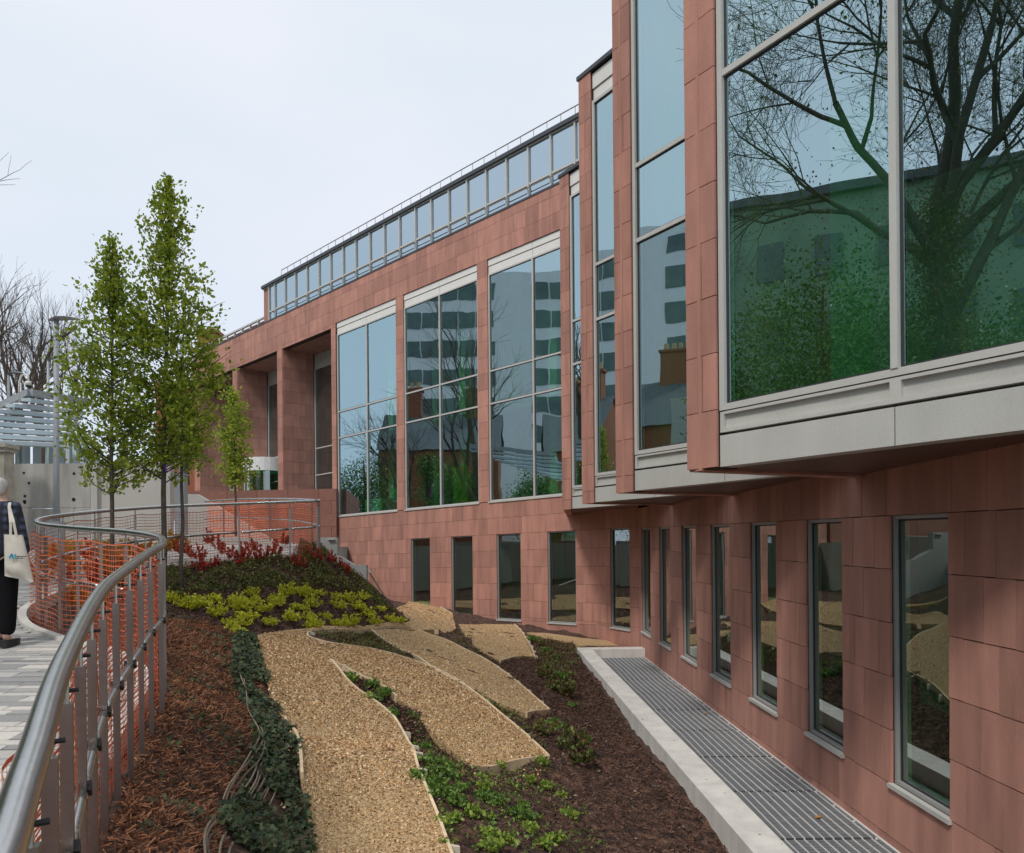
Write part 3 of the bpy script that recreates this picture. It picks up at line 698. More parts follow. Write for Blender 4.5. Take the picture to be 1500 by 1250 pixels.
for i in range(npan):
    ya = 22.44-i*1.68; yb = ya-1.665
    def GZ(Y): return -3.085-.018*(23.3-Y)
    def gxl(Y): return 2.285+(22.45-Y)*.0396+.01
    def gxr(Y): return RX(Y)-.06
    off = (.018 if i % 2 else -.018)
    pb = MB(); pb.hexa([(gxl(yb), yb, GZ(yb)-.05), (gxr(yb), yb, GZ(yb)-.05), (gxr(ya), ya, GZ(ya)-.05), (gxl(ya), ya, GZ(ya)-.05), (gxl(yb), yb, GZ(yb)-.012), (gxr(yb), yb, GZ(yb)-.012), (gxr(ya), ya, GZ(ya)-.012), (gxl(ya), ya, GZ(ya)-.012)])
    go = pb.obj('grating_panel', GRD, gr)
    for k in range(12):
        f = (k+.6)/12.2
        xa = lerp(gxl(ya), gxr(ya), f)+off; xb = lerp(gxl(yb), gxr(yb), f)-off*.2; hw = .0052
        MB().hexa([(xb-hw, yb, GZ(yb)-.011), (xb+hw, yb, GZ(yb)-.011), (xa+hw, ya, GZ(ya)-.011), (xa-hw, ya, GZ(ya)-.011), (xb-hw, yb, GZ(yb)+.004), (xb+hw, yb, GZ(yb)+.004), (xa+hw, ya, GZ(ya)+.004), (xa-hw, ya, GZ(ya)+.004)]).obj('bar', GRL, go)
    sb = MB(); y = ya-.03
    while y > yb+.02:
        if y > 6.5: sb.box(gxl(y), gxr(y), y-.007, y+.007, GZ(y)-.0115, GZ(y)-.003)
        y -= .045
    if sb.v: sb.obj('cross_slats', mat('grating_slat', (.25, .26, .27), rough=.5, metal=.1), go, kind='stuff')
bo = MB()
for i in range(44):
    y = 22.2-i*.55; x = gxr(y)-.03; z = GZ(y)+.001; bo.extr([(x+.018*math.cos(a*math.pi/3), y+.018*math.sin(a*math.pi/3), z-.012) for a in range(6)], (0, 0, .018))
bo.obj('bolt_heads', GRL, gr, kind='stuff')
wm = MB()
for Y0, Y1 in ((-4.5, 22.4),): wm.hexa([(RX(Y0)-.055, Y0, GZ(Y0)-.06), (RX(Y0)-.004, Y0, GZ(Y0)-.06), (RX(Y1)-.004, Y1, GZ(Y1)-.06), (RX(Y1)-.055, Y1, GZ(Y1)-.06), (RX(Y0)-.055, Y0, GZ(Y0)), (RX(Y0)-.004, Y0, GZ(Y0)), (RX(Y1)-.004, Y1, GZ(Y1)), (RX(Y1)-.055, Y1, GZ(Y1))])
wm.obj('edge_angle', GRL, gr)
LEAFB = mat('dry_leaf', (.42, .2, .06), rough=.8)
for (px, py, lb) in ((1033, 1044, 'dry brown leaf lying on the grating, farther one'), (1199, 1183, 'dry brown leaf lying on the grating, nearer one')):
    r = ray(px, py); Y = 3.2/(-r[2]); x = r[0]*Y; z = GZ(Y)+.008
    MB().extr([(x-.05, Y-.02, z), (x, Y-.04, z+.01), (x+.05, Y, z+.02), (x+.01, Y+.03, z+.012), (x-.03, Y+.03, z+.01)], (0, 0, .004)).obj('fallen_leaf', LEAFB, None, label=lb, cat='leaf')

rs0 = np.random.RandomState(9); lb = MB()
for i in range(90):
    y = 6.5+rs0.rand()*15; x = gxl(y)-.4+rs0.rand()*1.85; z = (GZ(y)+.008) if x > gxl(y) else float(lerp(-2.87, -3.33, (22.45-y)/27.05))+.003
    a = rs0.rand()*6.28; l_ = .008+rs0.rand()*.022; dx, dy = math.cos(a)*l_, math.sin(a)*l_
    lb.quad((x-dx, y-dy, z), (x+dy*.5, y-dx*.5, z+.003), (x+dx, y+dy, z+.006), (x-dy*.5, y+dx*.5, z+.003))
lb.obj('grit', mat('brown_grit', (.16, .09, .05), rough=.9), None, kind='stuff')
# ------------------------------------------------------------------ gravel terraces
gravels = {
 'main': [(366, 938), (383, 934), (400, 932), (430, 930), (452, 930), (449, 937), (470, 946), (510, 951), (550, 957), (590, 968), (630, 982), (665, 1000), (700, 1025), (730, 1050), (760, 1075), (790, 1102), (803, 1115), (745, 1124), (690, 1130), (665, 1110), (632, 1078), (600, 1042), (560, 1012), (520, 992), (483, 974), (495, 987), (505, 1000), (520, 1015), (540, 1029), (560, 1043), (580, 1064), (597, 1095), (608, 1125), (620, 1158), (640, 1208), (655, 1250), (668, 1290), (462, 1290), (458, 1262), (450, 1210), (440, 1150), (432, 1092), (418, 1070), (403, 1040), (392, 1008), (382, 975)],
 'middle': [(545, 927), (575, 926), (612, 926), (650, 940), (680, 955), (710, 970), (740, 990), (770, 1015), (804, 1045), (770, 1051), (735, 1038), (690, 1015), (640, 987), (590, 957)],
 'upper': [(556, 876), (600, 880), (640, 890), (662, 902), (668, 923), (640, 925.5), (600, 925.5), (545, 926), (470, 929), (430, 929.5), (401, 931.5), (450, 926), (500, 921), (560, 917), (601, 913), (590, 898)],
 'wallside': [(772, 929), (800, 930), (850, 937), (900, 942), (934, 945), (934, 949), (848, 949), (840, 944), (800, 938)],
 'far': [(672, 917), (710, 916.5), (753, 917), (770, 938), (783, 965), (733, 972), (707, 960), (693, 947)],
}
GZs = ZZ*0+SMOOTH
gpts = {}
for nm, poly in gravels.items():
    P = [GP(x, y) for x, y in poly]; gpts[nm] = P
    # densify
    B = []
    for i, p in enumerate(P):
        q = P[(i+1) % len(P)]; n = max(1, int((q-p).length/.25))
        for k in range(n): B.append(lerp(p, q, k/n))
    xs = [p.x for p in B]; ys = [p.y for p in B]
    from mathutils import geometry
    inner_ = []
    X_ = np.arange(min(xs), max(xs), .16); Y_ = np.arange(min(ys), max(ys), .16)
    bxy = np.array([(p.x, p.y) for p in B])
    def inside(px, py):
        x1, y1 = bxy[:, 0], bxy[:, 1]; x2, y2 = np.roll(x1, -1), np.roll(y1, -1)
        c = ((y1 > py) != (y2 > py)) & (px < (x2-x1)*(py-y1)/(y2-y1+1e-12)+x1); return c.sum() % 2 == 1
    for x in X_:
        for y in Y_:
            if inside(x, y) and np.min(np.hypot(bxy[:, 0]-x, bxy[:, 1]-y)) > .06: inner_.append((x, y))
    co = [Vector((p.x, p.y)) for p in B]+[Vector(p) for p in inner_]
    n = len(B); res = delaunay_2d_cdt(co, [(i, (i+1) % n) for i in range(n)], [list(range(n))], 1, 1e-5)
    vs = [(v.x, v.y, float(hz(v.x, v.y, SMOOTH))+.055) for v in res[0]]
    V = vs; F = [tuple(f) for f in res[2]]
    # skirt
    mbv = MB(); mbv.v = list(V); mbv.f = F
    for i in range(n):
        a, c = B[i], B[(i+1) % n]; za = float(hz(a.x, a.y, SMOOTH))+.055; zc_ = float(hz(c.x, c.y, SMOOTH))+.055
        mbv.quad((a.x, a.y, za-.2), (c.x, c.y, zc_-.2), (c.x, c.y, zc_), (a.x, a.y, za))
    mbv.obj('gravel_path', GRAVEL, None, kind='structure')
# timber edging
def edging(pix, label, stakes=0, h=.075, drop=.16, side=1, tall=0):
    t = thing('timber_edging', label, 'edging'); P = [GP(x, y) for x, y in pix]
    C = catmull([tuple(p) for p in P], 4) if len(P) > 2 else [lerp(P[0], P[1], k/6) for k in range(7)]
    b = MB(); T = .026; acc = 0
    for p, q in zip(C[:-1], C[1:]):
        d = (q-p); d.z = 0; 
        if d.length < 1e-4: continue
        d.normalize(); s_ = Vector((-d.y, d.x, 0))*side; z0 = float(hz(p.x, p.y, SMOOTH)); z1 = float(hz(q.x, q.y, SMOOTH))
        a = p; c = q+d*.004
        b.hexa([(a.x, a.y, z0-drop-tall), (c.x, c.y, z1-drop-tall), (c.x+s_.x*T, c.y+s_.y*T, z1-drop-tall), (a.x+s_.x*T, a.y+s_.y*T, z0-drop-tall), (a.x, a.y, z0+h), (c.x, c.y, z1+h), (c.x+s_.x*T, c.y+s_.y*T, z1+h), (a.x+s_.x*T, a.y+s_.y*T, z0+h)])
        acc += (q-p).length
        if stakes and acc > stakes:
            acc = 0; m_ = MB(); o_ = p+s_*T; w_ = .02
            e = o_+s_*.075
            m_.hexa([(o_.x-d.x*w_, o_.y-d.y*w_, z0-.25), (o_.x+d.x*w_, o_.y+d.y*w_, z0-.25), (e.x+d.x*w_, e.y+d.y*w_, z0-.25), (e.x-d.x*w_, e.y-d.y*w_, z0-.25), (o_.x-d.x*w_, o_.y-d.y*w_, z0+h-.012), (o_.x+d.x*w_, o_.y+d.y*w_, z0+h-.012), (e.x+d.x*w_, e.y+d.y*w_, z0+h-.03), (e.x-d.x*w_, e.y-d.y*w_, z0+h-.03)])
            m_.obj('stake', mat('pale_stake_wood', (.62, .55, .42), rough=.8, namt=.1), t)
    b.obj('board', TIMBER, t); return t
WHT = None
edging([(668, 1290), (655, 1250), (640, 1208), (620, 1158), (608, 1125), (597, 1095), (580, 1064), (560, 1043), (540, 1029), (520, 1015), (505, 1000), (495, 987), (483, 974)], 'long staked timber edging along the right side of the nearest gravel path', .42, side=-1)
edging([(483, 974), (520, 992), (560, 1012), (580, 1028)], 'short timber edging on the upper side of the narrow pointed planting bed', side=1)
edging([(470, 930), (455, 931), (449, 936), (457, 941), (480, 947), (510, 951), (550, 957), (590, 968), (630, 982), (665, 1000), (700, 1025), (730, 1050), (760, 1075), (790, 1102), (803, 1116)], 'curved staked timber edging on the upper side of the central gravel tongue', .45, side=1)
edging([(690, 1130), (745, 1124), (803, 1116)], 'timber board closing the blunt front end of the central gravel tongue', side=-1, drop=.22)
edging([(545, 927), (590, 957), (640, 987), (690, 1015)], 'thin timber edging on the lower side of the second gravel tongue', side=-1)
edging([(612, 926), (650, 940), (680, 955), (710, 970), (740, 990), (770, 1015), (804, 1045)], 'staked timber edging on the upper side of the second gravel tongue', .6, side=1)
edging([(770, 1051), (804, 1045)], 'short timber board closing the tip of the second gravel tongue', side=-1, drop=.22)
edging([(753, 917), (762, 926), (770, 938), (778, 952), (783, 966)], 'curved timber edging on the right of the farthest gravel tongue', .7, side=1)
edging([(783, 966), (733, 973)], 'timber board across the front of the farthest gravel tongue', side=-1, drop=.22)
edging([(470, 928.5), (545, 925.5), (600, 924.5)], 'straight timber edging at the foot of the planted mound', side=-1, drop=.05, h=.075)
edging([(662, 902), (640, 890), (600, 880)], 'pale timber edging of the gravel area beside the facade', side=-1, h=.09)
edging([(416, 1062), (428, 1080), (437, 1105), (440, 1148)], 'short timber edging between the ivy bank and the nearest gravel path', side=1, h=.09)
ts = thing('timber_steps', 'row of upright timber posts retaining the gravel beside the second tongue', 'retaining posts')
for x in (641, 647, 654, 661):
    p = GP(x, 925); MB().box(p.x-.05, p.x+.05, p.y-.3, p.y-.2, p.z-.45, p.z+.06).obj('timber_post', TIMBER, ts)

# ------------------------------------------------------------------ scattered small stuff (numpy)
def unit(a): return a/np.maximum(np.linalg.norm(a, axis=1, keepdims=True), 1e-9)
TM = {'chip': np.array([(-.5, 0, 0), (.5, 0, 0), (.5, 1, 0), (-.5, 1, 0)], float),
      'leaf': np.array([(0, 0, 0), (.34, .45, .12), (0, 1, -.08), (-.34, .45, .12)], float),
      'oval': np.array([(-.12, 0, 0), (.12, 0, 0), (.36, .4, .07), (.2, .85, .0), (0, 1, -.06), (-.2, .85, 0), (-.36, .4, .07)], float),
      'ivy': np.array([(0, 0, 0), (.38, -.12, .03), (.55, .3, .05), (.22, .5, .0), (0, 1, -.06), (-.22, .5, 0), (-.55, .3, .05), (-.38, -.12, .03)], float)}
def leaves(P, D, S, size, tm, aspect=1.0):
    T = TM[tm]; k = len(T); Nn = np.cross(S, D)
    sz = np.asarray(size).reshape(-1, 1, 1)*np.ones((len(P), 1, 1))
    V = P[:, None, :]+sz*(D[:, None, :]*T[None, :, 1:2]+S[:, None, :]*T[None, :, 0:1]*aspect+Nn[:, None, :]*T[None, :, 2:3])
    F = np.arange(len(P)*k).reshape(-1, k); return V.reshape(-1, 3), F
def rdir(n, rs, up=0.0, flat=1.0):
    d = rs.normal(size=(n, 3)); d[:, 2] *= flat; d = unit(d); d[:, 2] += up; return unit(d)
def perp(D, rs):
    r = rs.normal(size=D.shape); s_ = np.cross(D, r); return unit(s_)
def inpoly(X, Y, P):
    x1 = np.array([p[0] for p in P]); y1 = np.array([p[1] for p in P]); x2, y2 = np.roll(x1, -1), np.roll(y1, -1)
    c = ((y1[None] > Y[:, None]) != (y2[None] > Y[:, None])) & (X[:, None] < (x2-x1)[None]*(Y[:, None]-y1[None])/((y2-y1)[None]+1e-12)+x1[None])
    return c.sum(1) % 2 == 1
def scatter(poly_px, n, rs):
    """n points on the terrain inside a pixel polygon projected to the ground"""
    P = [GP(x, y) for x, y in poly_px]; x0, x1 = min(p.x for p in P), max(p.x for p in P); y0, y1 = min(p.y for p in P), max(p.y for p in P)
    out = []; c = 0
    while c < n:
        X = rs.uniform(x0, x1, n*3); Y = rs.uniform(y0, y1, n*3); k = inpoly(X, Y, [(p.x, p.y) for p in P]); X, Y = X[k], Y[k]
        if not len(X): break
        out.append(np.stack([X, Y], 1)); c += len(X)
    A = np.concatenate(out)[:n]; return np.column_stack([A, hz(A[:, 0], A[:, 1])])
gpoly = [[(p.x, p.y) for p in gpts[k]] for k in gpts]
def offgravel(A):
    k = np.ones(len(A), bool)
    for P in gpoly: k &= ~inpoly(A[:, 0], A[:, 1], P)
    return k
rs = np.random.RandomState(5)
# bark shreds on the near mulch, chips everywhere else
MULCH = mat('bark_mulch', (0, 0, 0), rough=.95, colors=[(.035, .015, .009), (.13, .048, .022), (.28, .105, .048), (.42, .19, .09), (.18, .11, .07)], island=1, namt=.2)
A = scatter([(243, 905), (340, 925), (375, 940), (385, 1000), (380, 1090), (355, 1140), (320, 1210), (330, 1290), (120, 1290), (160, 1240), (200, 1100), (232, 985)], 42000, rs)
D = rdir(len(A), rs, .12, .35); S = perp(D, rs); sz = rs.uniform(.02, .06, len(A))
V, F = leaves(A+[0, 0, .008], D, S, sz, 'chip', .13); stuffmesh('bark_mulch', V, F, MULCH, kind='stuff')
DARKM = mat('dark_bark_mulch', (0, 0, 0), rough=1, colors=[(.015, .008, .006), (.06, .026, .016), (.12, .055, .034), (.22, .13, .085)], island=1, namt=.2)
A = scatter([(590, 1040), (700, 985), (690, 930), (830, 935), (850, 965), (900, 1040), (960, 1120), (1070, 1250), (1100, 1290), (650, 1290)], 52000, rs)
A2 = scatter([(250, 815), (480, 815), (610, 915), (400, 935), (245, 905)], 16000, rs)
A3 = scatter([(455, 930), (545, 926), (690, 1010), (800, 1110), (700, 1050), (600, 975)], 9000, rs)
A4 = scatter([(484, 976), (560, 1012), (690, 1130), (620, 1150), (560, 1050)], 9000, rs)
A = np.concatenate([A, A2, A3, A4]); A = A[offgravel(A)]
D = rdir(len(A), rs, .15, .4); S = perp(D, rs); sz = rs.uniform(.015, .05, len(A))*(1+A[:, 1]/40)
V, F = leaves(A+[0, 0, .006], D, S, sz, 'chip', .22); stuffmesh('dark_mulch', V, F, DARKM, kind='stuff')
A = scatter([(800, 1040), (900, 1040), (1060, 1250), (820, 1270), (720, 1150)], 60, rs); D = rdir(len(A), rs, .3, .4)
V, F = leaves(A+[0, 0, .02], D, perp(D, rs), rs.uniform(.015, .04, len(A)), 'chip', .4); stuffmesh('pale_debris', V, F, mat('debris_chip', (.34, .29, .24), rough=.9), kind='stuff')
# loose stones on the gravel
CHIPG = mat('golden_gravel_stone', (0, 0, 0), rough=.9, colors=[(.24, .12, .05), (.50, .29, .125), (.66, .42, .20), (.78, .60, .38), (.44, .31, .21)], island=1, namt=.15)
A = []
for nm, n in (('main', 90000), ('middle', 9000), ('upper', 9000), ('far', 5000)):
    a = scatter(gravels[nm], n, rs); a[:, 2] = hz(a[:, 0], a[:, 1], SMOOTH)+.052; A.append(a)
sp_ = scatter([(440, 940), (560, 1000), (700, 1030), (820, 1120), (690, 1150), (640, 1280), (560, 1060)], 5000, rs); sp_[:, 2] += .012; A.append(sp_[rs.rand(len(sp_)) < .35])
sp_ = scatter([(370, 930), (400, 940), (440, 1080), (470, 1290), (430, 1290), (400, 1060)], 1500, rs); sp_[:, 2] += .02; A.append(sp_)
A = np.concatenate(A); 
D = rdir(len(A), rs, .0, .45); S = perp(D, rs); sz = rs.uniform(.009, .021, len(A))*(1+A[:, 1]/30)
V, F = leaves(A, D, S, sz, 'chip', .8); stuffmesh('loose_gravel', V, F, CHIPG, kind='stuff')

# ------------------------------------------------------------------ plants
def shrubmesh(name, m, seed, nst, nl, hgt, rad, lsz, tm='oval', up=.7, stem=None, spread=1.0):
    rs = np.random.RandomState(seed); P = []; D = []
    a = rs.uniform(0, 2*np.pi, nst); rr = np.sqrt(rs.rand(nst))*rad
    tips = np.column_stack([rr*np.cos(a), rr*np.sin(a), hgt*(1-.55*(rr/rad)**2)*rs.uniform(.75, 1.1, nst)])
    for t in tips:
        f = rs.uniform(.25, 1.0, nl); base = np.array([t[0]*.25, t[1]*.25, 0])
        q = base+(t-base)*f[:, None]; q[:, :2] += rs.normal(size=(nl, 2))*rad*.06
        P.append(q); d = rdir(nl, rs, 0)*.9+(t-base)/max(np.linalg.norm(t-base), .01)*up; D.append(unit(d))
    P = np.concatenate(P); D = np.concatenate(D); S = perp(D, rs)
    V, F = leaves(P, D, S, rs.uniform(.7, 1.2, len(P))*lsz, tm)
    me = bpy.data.meshes.new(name); me.from_pydata(V.tolist(), [], F.tolist()); me.materials.append(m); me.update(); return me
GOLD = leafmat('golden_foliage', [(.24, .28, .02), (.58, .57, .03), (.78, .74, .06), (.42, .47, .03)])
REDL = leafmat('red_foliage', [(.16, .02, .015), (.46, .04, .03), (.62, .09, .05), (.26, .06, .03)])
ORAN = leafmat('orange_foliage', [(.5, .09, .02), (.62, .20, .02), (.65, .36, .04), (.38, .05, .02)])
YELL = leafmat('yellow_orange_foliage', [(.62, .38, .04), (.5, .28, .03), (.62, .46, .08), (.3, .28, .04)])
OLIV = leafmat('olive_foliage', [(.05, .08, .018), (.12, .17, .035), (.24, .28, .06), (.18, .08, .045), (.08, .05, .03)])
GREEN = leafmat('fresh_green_foliage', [(.05, .11, .02), (.12, .22, .035), (.24, .36, .06), (.08, .15, .03)])
LIME = leafmat('lime_green_foliage', [(.14, .24, .03), (.26, .36, .05), (.36, .44, .08), (.16, .26, .04)])
IVYM = leafmat('ivy_foliage', [(.012, .024, .010), (.025, .048, .018), (.05, .085, .03), (.12, .15, .06), (.07, .05, .025), (.035, .06, .015)], rough=.7, trans=.2)
PEAR = leafmat('pear_leaf', [(.13, .21, .025), (.34, .43, .04), (.55, .60, .08), (.20, .30, .03)], trans=.55)
gold = [shrubmesh('golden_shrub', GOLD, i, 26, 17, .18, .17, .032) for i in range(4)]
red = [shrubmesh('red_shoots', REDL, 10+i, 9, 15, .30, .13, .05, up=1.1) for i in range(3)]
ora = [shrubmesh('orange_shrub', ORAN, 20+i, 14, 20, .36, .2, .05, up=.9) for i in range(2)]
yel = [shrubmesh('yellow_shrub', YELL, 24+i, 14, 20, .38, .2, .05, up=.9) for i in range(2)]
grn = [shrubmesh('green_plant', GREEN, 30+i, 16, 12, .12, .16, .05, up=.2, tm='leaf') for i in range(3)]
lim = [shrubmesh('lime_plant', LIME, 40+i, 12, 8, .11, .11, .05, up=.2, tm='oval') for i in range(3)]
dkg = [shrubmesh('dark_green_shrub', OLIV, 50+i, 20, 14, .24, .2, .045) for i in range(2)]
ORD = ['first', 'second', 'third', 'fourth', 'fifth', 'sixth', 'seventh', 'eighth', 'ninth', 'tenth', 'eleventh', 'twelfth', 'thirteenth', 'fourteenth', 'fifteenth', 'sixteenth']
def plant(kind, pix, vari, name, cat, group, rows, scale=1.0, minY=0.6, dz=0):
    """rows: list of (row phrase, count) from the top of the picture down"""
    pix = sorted(pix, key=lambda p: p[1]); i = 0; rnd = random.Random(len(pix))
    per = []
    for ph, c in rows: per.append((ph, sorted(pix[i:i+c]))); i += c
    k = 0
    for ph, lst in per:
        for j, (x, y) in enumerate(lst):
            p = GP(x, y, ymin=minY); s_ = scale*rnd.uniform(.8, 1.25)
            M_ = Matrix.Translation((p.x, p.y, p.z+dz)) @ Matrix.Rotation(rnd.uniform(0, 6.28), 4, 'Z') @ Matrix.Diagonal((s_, s_, s_*rnd.uniform(.85, 1.2), 1))
            link(name, vari[k % len(vari)], None, M_, label='%s, %s from the left %s' % (kind, ORD[j] if j < 16 else '%dth' % (j+1), ph), cat=cat, group=group); k += 1
def z3(l, s, ox, oy, dy=0): return [(ox+x/s, oy+y/s+dy) for x, y in l]
gp_ = z3([(180, 560), (250, 590), (290, 600), (330, 590), (410, 570), (420, 640), (480, 690), (510, 740), (550, 690), (520, 580), (550, 610), (610, 530), (610, 575), (670, 615), (730, 585), (740, 555), (695, 685), (800, 665), (790, 530), (850, 610), (890, 535), (960, 530), (920, 590), (900, 660), (930, 700), (985, 655), (1040, 550), (1050, 600), (1080, 690), (1040, 690), (1110, 560), (1120, 690), (1180, 550), (1150, 600), (1200, 640), (1240, 680), (1270, 610), (1330, 670), (1370, 670), (575, 660)], 3.571, 200, 720, 6)
plant('golden-leaved shrub', gp_, gold, 'golden_shrub', 'shrub', 'golden shrubs on the mound', [('in the top row on the mound', 14), ('in the middle row on the mound', 13), ('in the bottom row on the mound', 13)], scale=1.08)
rp = z3([(200, 300), (250, 320), (380, 262), (430, 290), (460, 312), (500, 340), (540, 365), (600, 300), (640, 345), (730, 310), (765, 262), (830, 370), (860, 385), (950, 350), (1020, 355), (1070, 385), (1100, 410), (330, 345), (410, 385), (340, 395), (900, 345), (560, 340), (290, 330), (690, 325)], 3.571, 200, 720, 8)
plant('red-tipped young shrub', rp, red, 'red_shrub', 'shrub', 'red shrubs along the crest', [('in the back row on the crest', 12), ('in the front row on the crest', 12)], scale=.95)
op = [(75, 840), (100, 858), (120, 845), (140, 866), (155, 838), (170, 860), (185, 838), (200, 852), (215, 835), (150, 890), (110, 895), (60, 858), (90, 828), (130, 826), (205, 822)]
plant('bright red-orange shrub', op, ora+red[:1], 'orange_shrub', 'shrub', 'orange shrubs in the railed bed', [('in the back of the railed bed', 7), ('in the front of the railed bed', 8)], scale=1.05, minY=6.5)
yp = [(80, 822), (105, 820), (145, 820), (165, 818), (190, 818), (222, 815), (250, 806), (264, 806), (243, 812)]
plant('yellow-orange shrub', yp, yel, 'yellow_shrub', 'shrub', 'yellow shrubs in the railed bed', [('along the far edge of the railed bed', 9)], scale=.95, minY=6.5)
sp = z3([(510, 345), (615, 385), (670, 420), (640, 440), (780, 520), (700, 510), (830, 660), (860, 730), (930, 750), (960, 780), (800, 790), (900, 830), (850, 820), (1000, 840), (940, 870), (980, 900), (1110, 880), (1150, 900), (1280, 920), (1310, 960), (1250, 950), (850, 770), (900, 770), (880, 870)], 3, 340, 880)
plant('leafy fresh green plant', sp, grn, 'green_plant', 'plant', 'green plants in the soil', [('in the narrow pointed bed', 8), ('in the cluster beside the nearest gravel path', 8), ('in the low front rows of soil', 8)], scale=.78)
lp = z3([(980, 970), (1060, 960), (1130, 970), (1180, 740), (1360, 730), (1090, 790), (1220, 840), (1130, 1050), (1210, 1080), (1300, 1020), (1450, 870), (1430, 1060), (1380, 1090), (1310, 800), (1380, 830), (1480, 960), (940, 1090), (1150, 1100), (930, 1000), (1110, 835), (520, 360), (600, 440)], 3, 340, 880)
plant('small lime green plant', lp, lim, 'lime_plant', 'plant', 'lime green plants in the soil', [('in the back row on dark soil', 11), ('in the front row on dark soil', 11)], scale=.85)
dp = z3([(120, 230), (160, 270), (110, 340), (180, 350), (220, 350), (160, 400), (210, 420), (230, 470), (100, 200), (140, 310), (60, 180), (120, 600), (150, 560), (230, 660), (280, 720)], 3, 760, 880)
plant('dark green low shrub', dp, grn[:1]+dkg, 'dark_green_shrub', 'shrub', 'dark shrubs right of the gravel tongues', [('in the upper patch right of the gravel', 8), ('in the lower patch right of the gravel', 7)], scale=1.15)
# ground cover on the mound
def cover(name, poly, n, m, size, tm='leaf', up=.35, lift=.05, seed=1, skip=True):
    rs = np.random.RandomState(seed); A = scatter(poly, n, rs)
    if skip: A = A[offgravel(A)]
    cl = vnoise(A[:, 0], A[:, 1], .35, seed+9)+vnoise(A[:, 0], A[:, 1], .12, seed+3)*.6
    A = A[cl > -.12+rs.normal(size=len(A))*.12]; cl = vnoise(A[:, 0], A[:, 1], .35, seed+9)
    A[:, 2] += rs.uniform(0, 1, len(A))*lift*(1+2*np.clip(cl+.2, 0, 1)); D = rdir(len(A), rs, up); S = perp(D, rs)
    V, F = leaves(A, D, S, rs.uniform(.6, 1.2, len(A))*size, tm); return stuffmesh(name, V, F, m, kind='stuff')
cover('ground_cover', [(246, 822), (330, 818), (478, 812), (535, 855), (590, 905), (540, 880), (430, 862), (330, 872), (246, 880)], 24000, OLIV, .05, lift=.07, seed=2)
cover('ground_cover', [(455, 932), (545, 927), (600, 960), (690, 1010), (640, 990), (560, 957), (500, 950)], 5200, OLIV, .035, lift=.05, seed=3)
cover('ground_cover', [(640, 985), (700, 1000), (800, 1100), (760, 1075)], 2600, OLIV, .04, lift=.05, seed=4)
cover('ground_cover', [(675, 925), (800, 1045), (740, 1000), (690, 965), (650, 935)], 2200, OLIV, .045, lift=.05, seed=5)
cover('ground_cover', [(780, 935), (850, 945), (850, 965), (830, 1000), (800, 1000)], 2500, OLIV, .05, lift=.07, seed=6)
cover('ground_cover', [(600, 1050), (690, 1130), (800, 1115), (900, 1240), (700, 1290), (650, 1230)], 1500, GREEN, .04, lift=.05, seed=7)
# ivy bank
IVP = [(345, 935), (372, 942), (386, 975), (396, 1010), (410, 1045), (428, 1078), (440, 1100), (446, 1150), (458, 1215), (465, 1290), (320, 1290), (326, 1205), (358, 1140), (374, 1085), (352, 1025), (338, 980)]
def ivy(poly, n, lift, seed, thr):
    rs = np.random.RandomState(seed); A = scatter(poly, n, rs); A = A[vnoise(A[:, 0], A[:, 1], .3, seed) > thr]
    A[:, 2] += rs.uniform(0, lift, len(A)); D = rdir(len(A), rs, -.1, .6)+[.35, -.25, -.1]; D = unit(D)
    Nn = unit(rs.normal(size=D.shape)*.45+[.25, -.45, .9]); S = unit(np.cross(D, Nn)); return leaves(A, D, S, rs.uniform(.022, .06, len(A)), 'ivy')
V1, F1 = ivy(IVP, 10500, .10, 5, -.14); V2, F2 = ivy([(250, 890), (330, 915), (360, 940), (360, 1000), (370, 1080), (330, 1190), (320, 1290), (180, 1290), (240, 1100)], 2600, .03, 6, .12)
stuffmesh('ivy', np.concatenate([V1, V2]), np.concatenate([F1, F2+len(V1)]), IVYM, kind='stuff')
wl = thing('woven_willow_edging', 'grey-brown woven twig edging holding the mulch above the ivy bank', 'edging')
wp = [GP(x, y) for x, y in [(350, 1000), (356, 1025), (367, 1053), (377, 1085), (368, 1115), (352, 1140), (334, 1172), (322, 1203), (300, 1235), (298, 1290)]]
TW = mat('twig_grey', (.22, .17, .12), rough=.9, var=.35, namt=.2)
rnd = random.Random(5)
for k in range(11):
    C = catmull([(p.x+rnd.uniform(-.02, .03)+k*.018, p.y+rnd.uniform(-.03, .03), p.z+.07-k*.03+rnd.uniform(-.012, .012)) for p in wp], 4)
    MB().tube(C, .007, 4).obj('twig', TW, wl)

# ------------------------------------------------------------------ handrail
hr = thing('handrail', 'curving stainless steel handrail sweeping from the near left round the railed bed', 'handrail')
def railz(Y, Yc=None): return pathz(Y)+1.1
RC3 = [Vector((p.x, p.y, float(railz(p.y)))) for p in RC]
b = MB(); b.tube(RC3, .029, 16); b.obj('top_rail', STEEL, hr, smooth=True)
arc = [0]
for p, q in zip(RC3[:-1], RC3[1:]): arc.append(arc[-1]+(q-p).length)
arc = np.array(arc); RX_ = np.array([tuple(p) for p in RC3])
def at(s): return Vector([float(np.interp(s, arc, RX_[:, k])) for k in range(3)])
def tan(s): d = at(s+.05)-at(s-.05); d.z = 0; return d.normalized()
s_tip = float(arc[int(np.argmin([abs(p.y-5.98) for p in RC]))]); s_left = float(arc[int(np.argmin([abs(p.y-9.7) for p in RC]))])
stations = []; s = .25
while s < arc[-1]:
    stations.append(s); s += .48 if s < s_left-.2 else 1.15
stations.append(float(arc[-1])-.02)
postM = {}
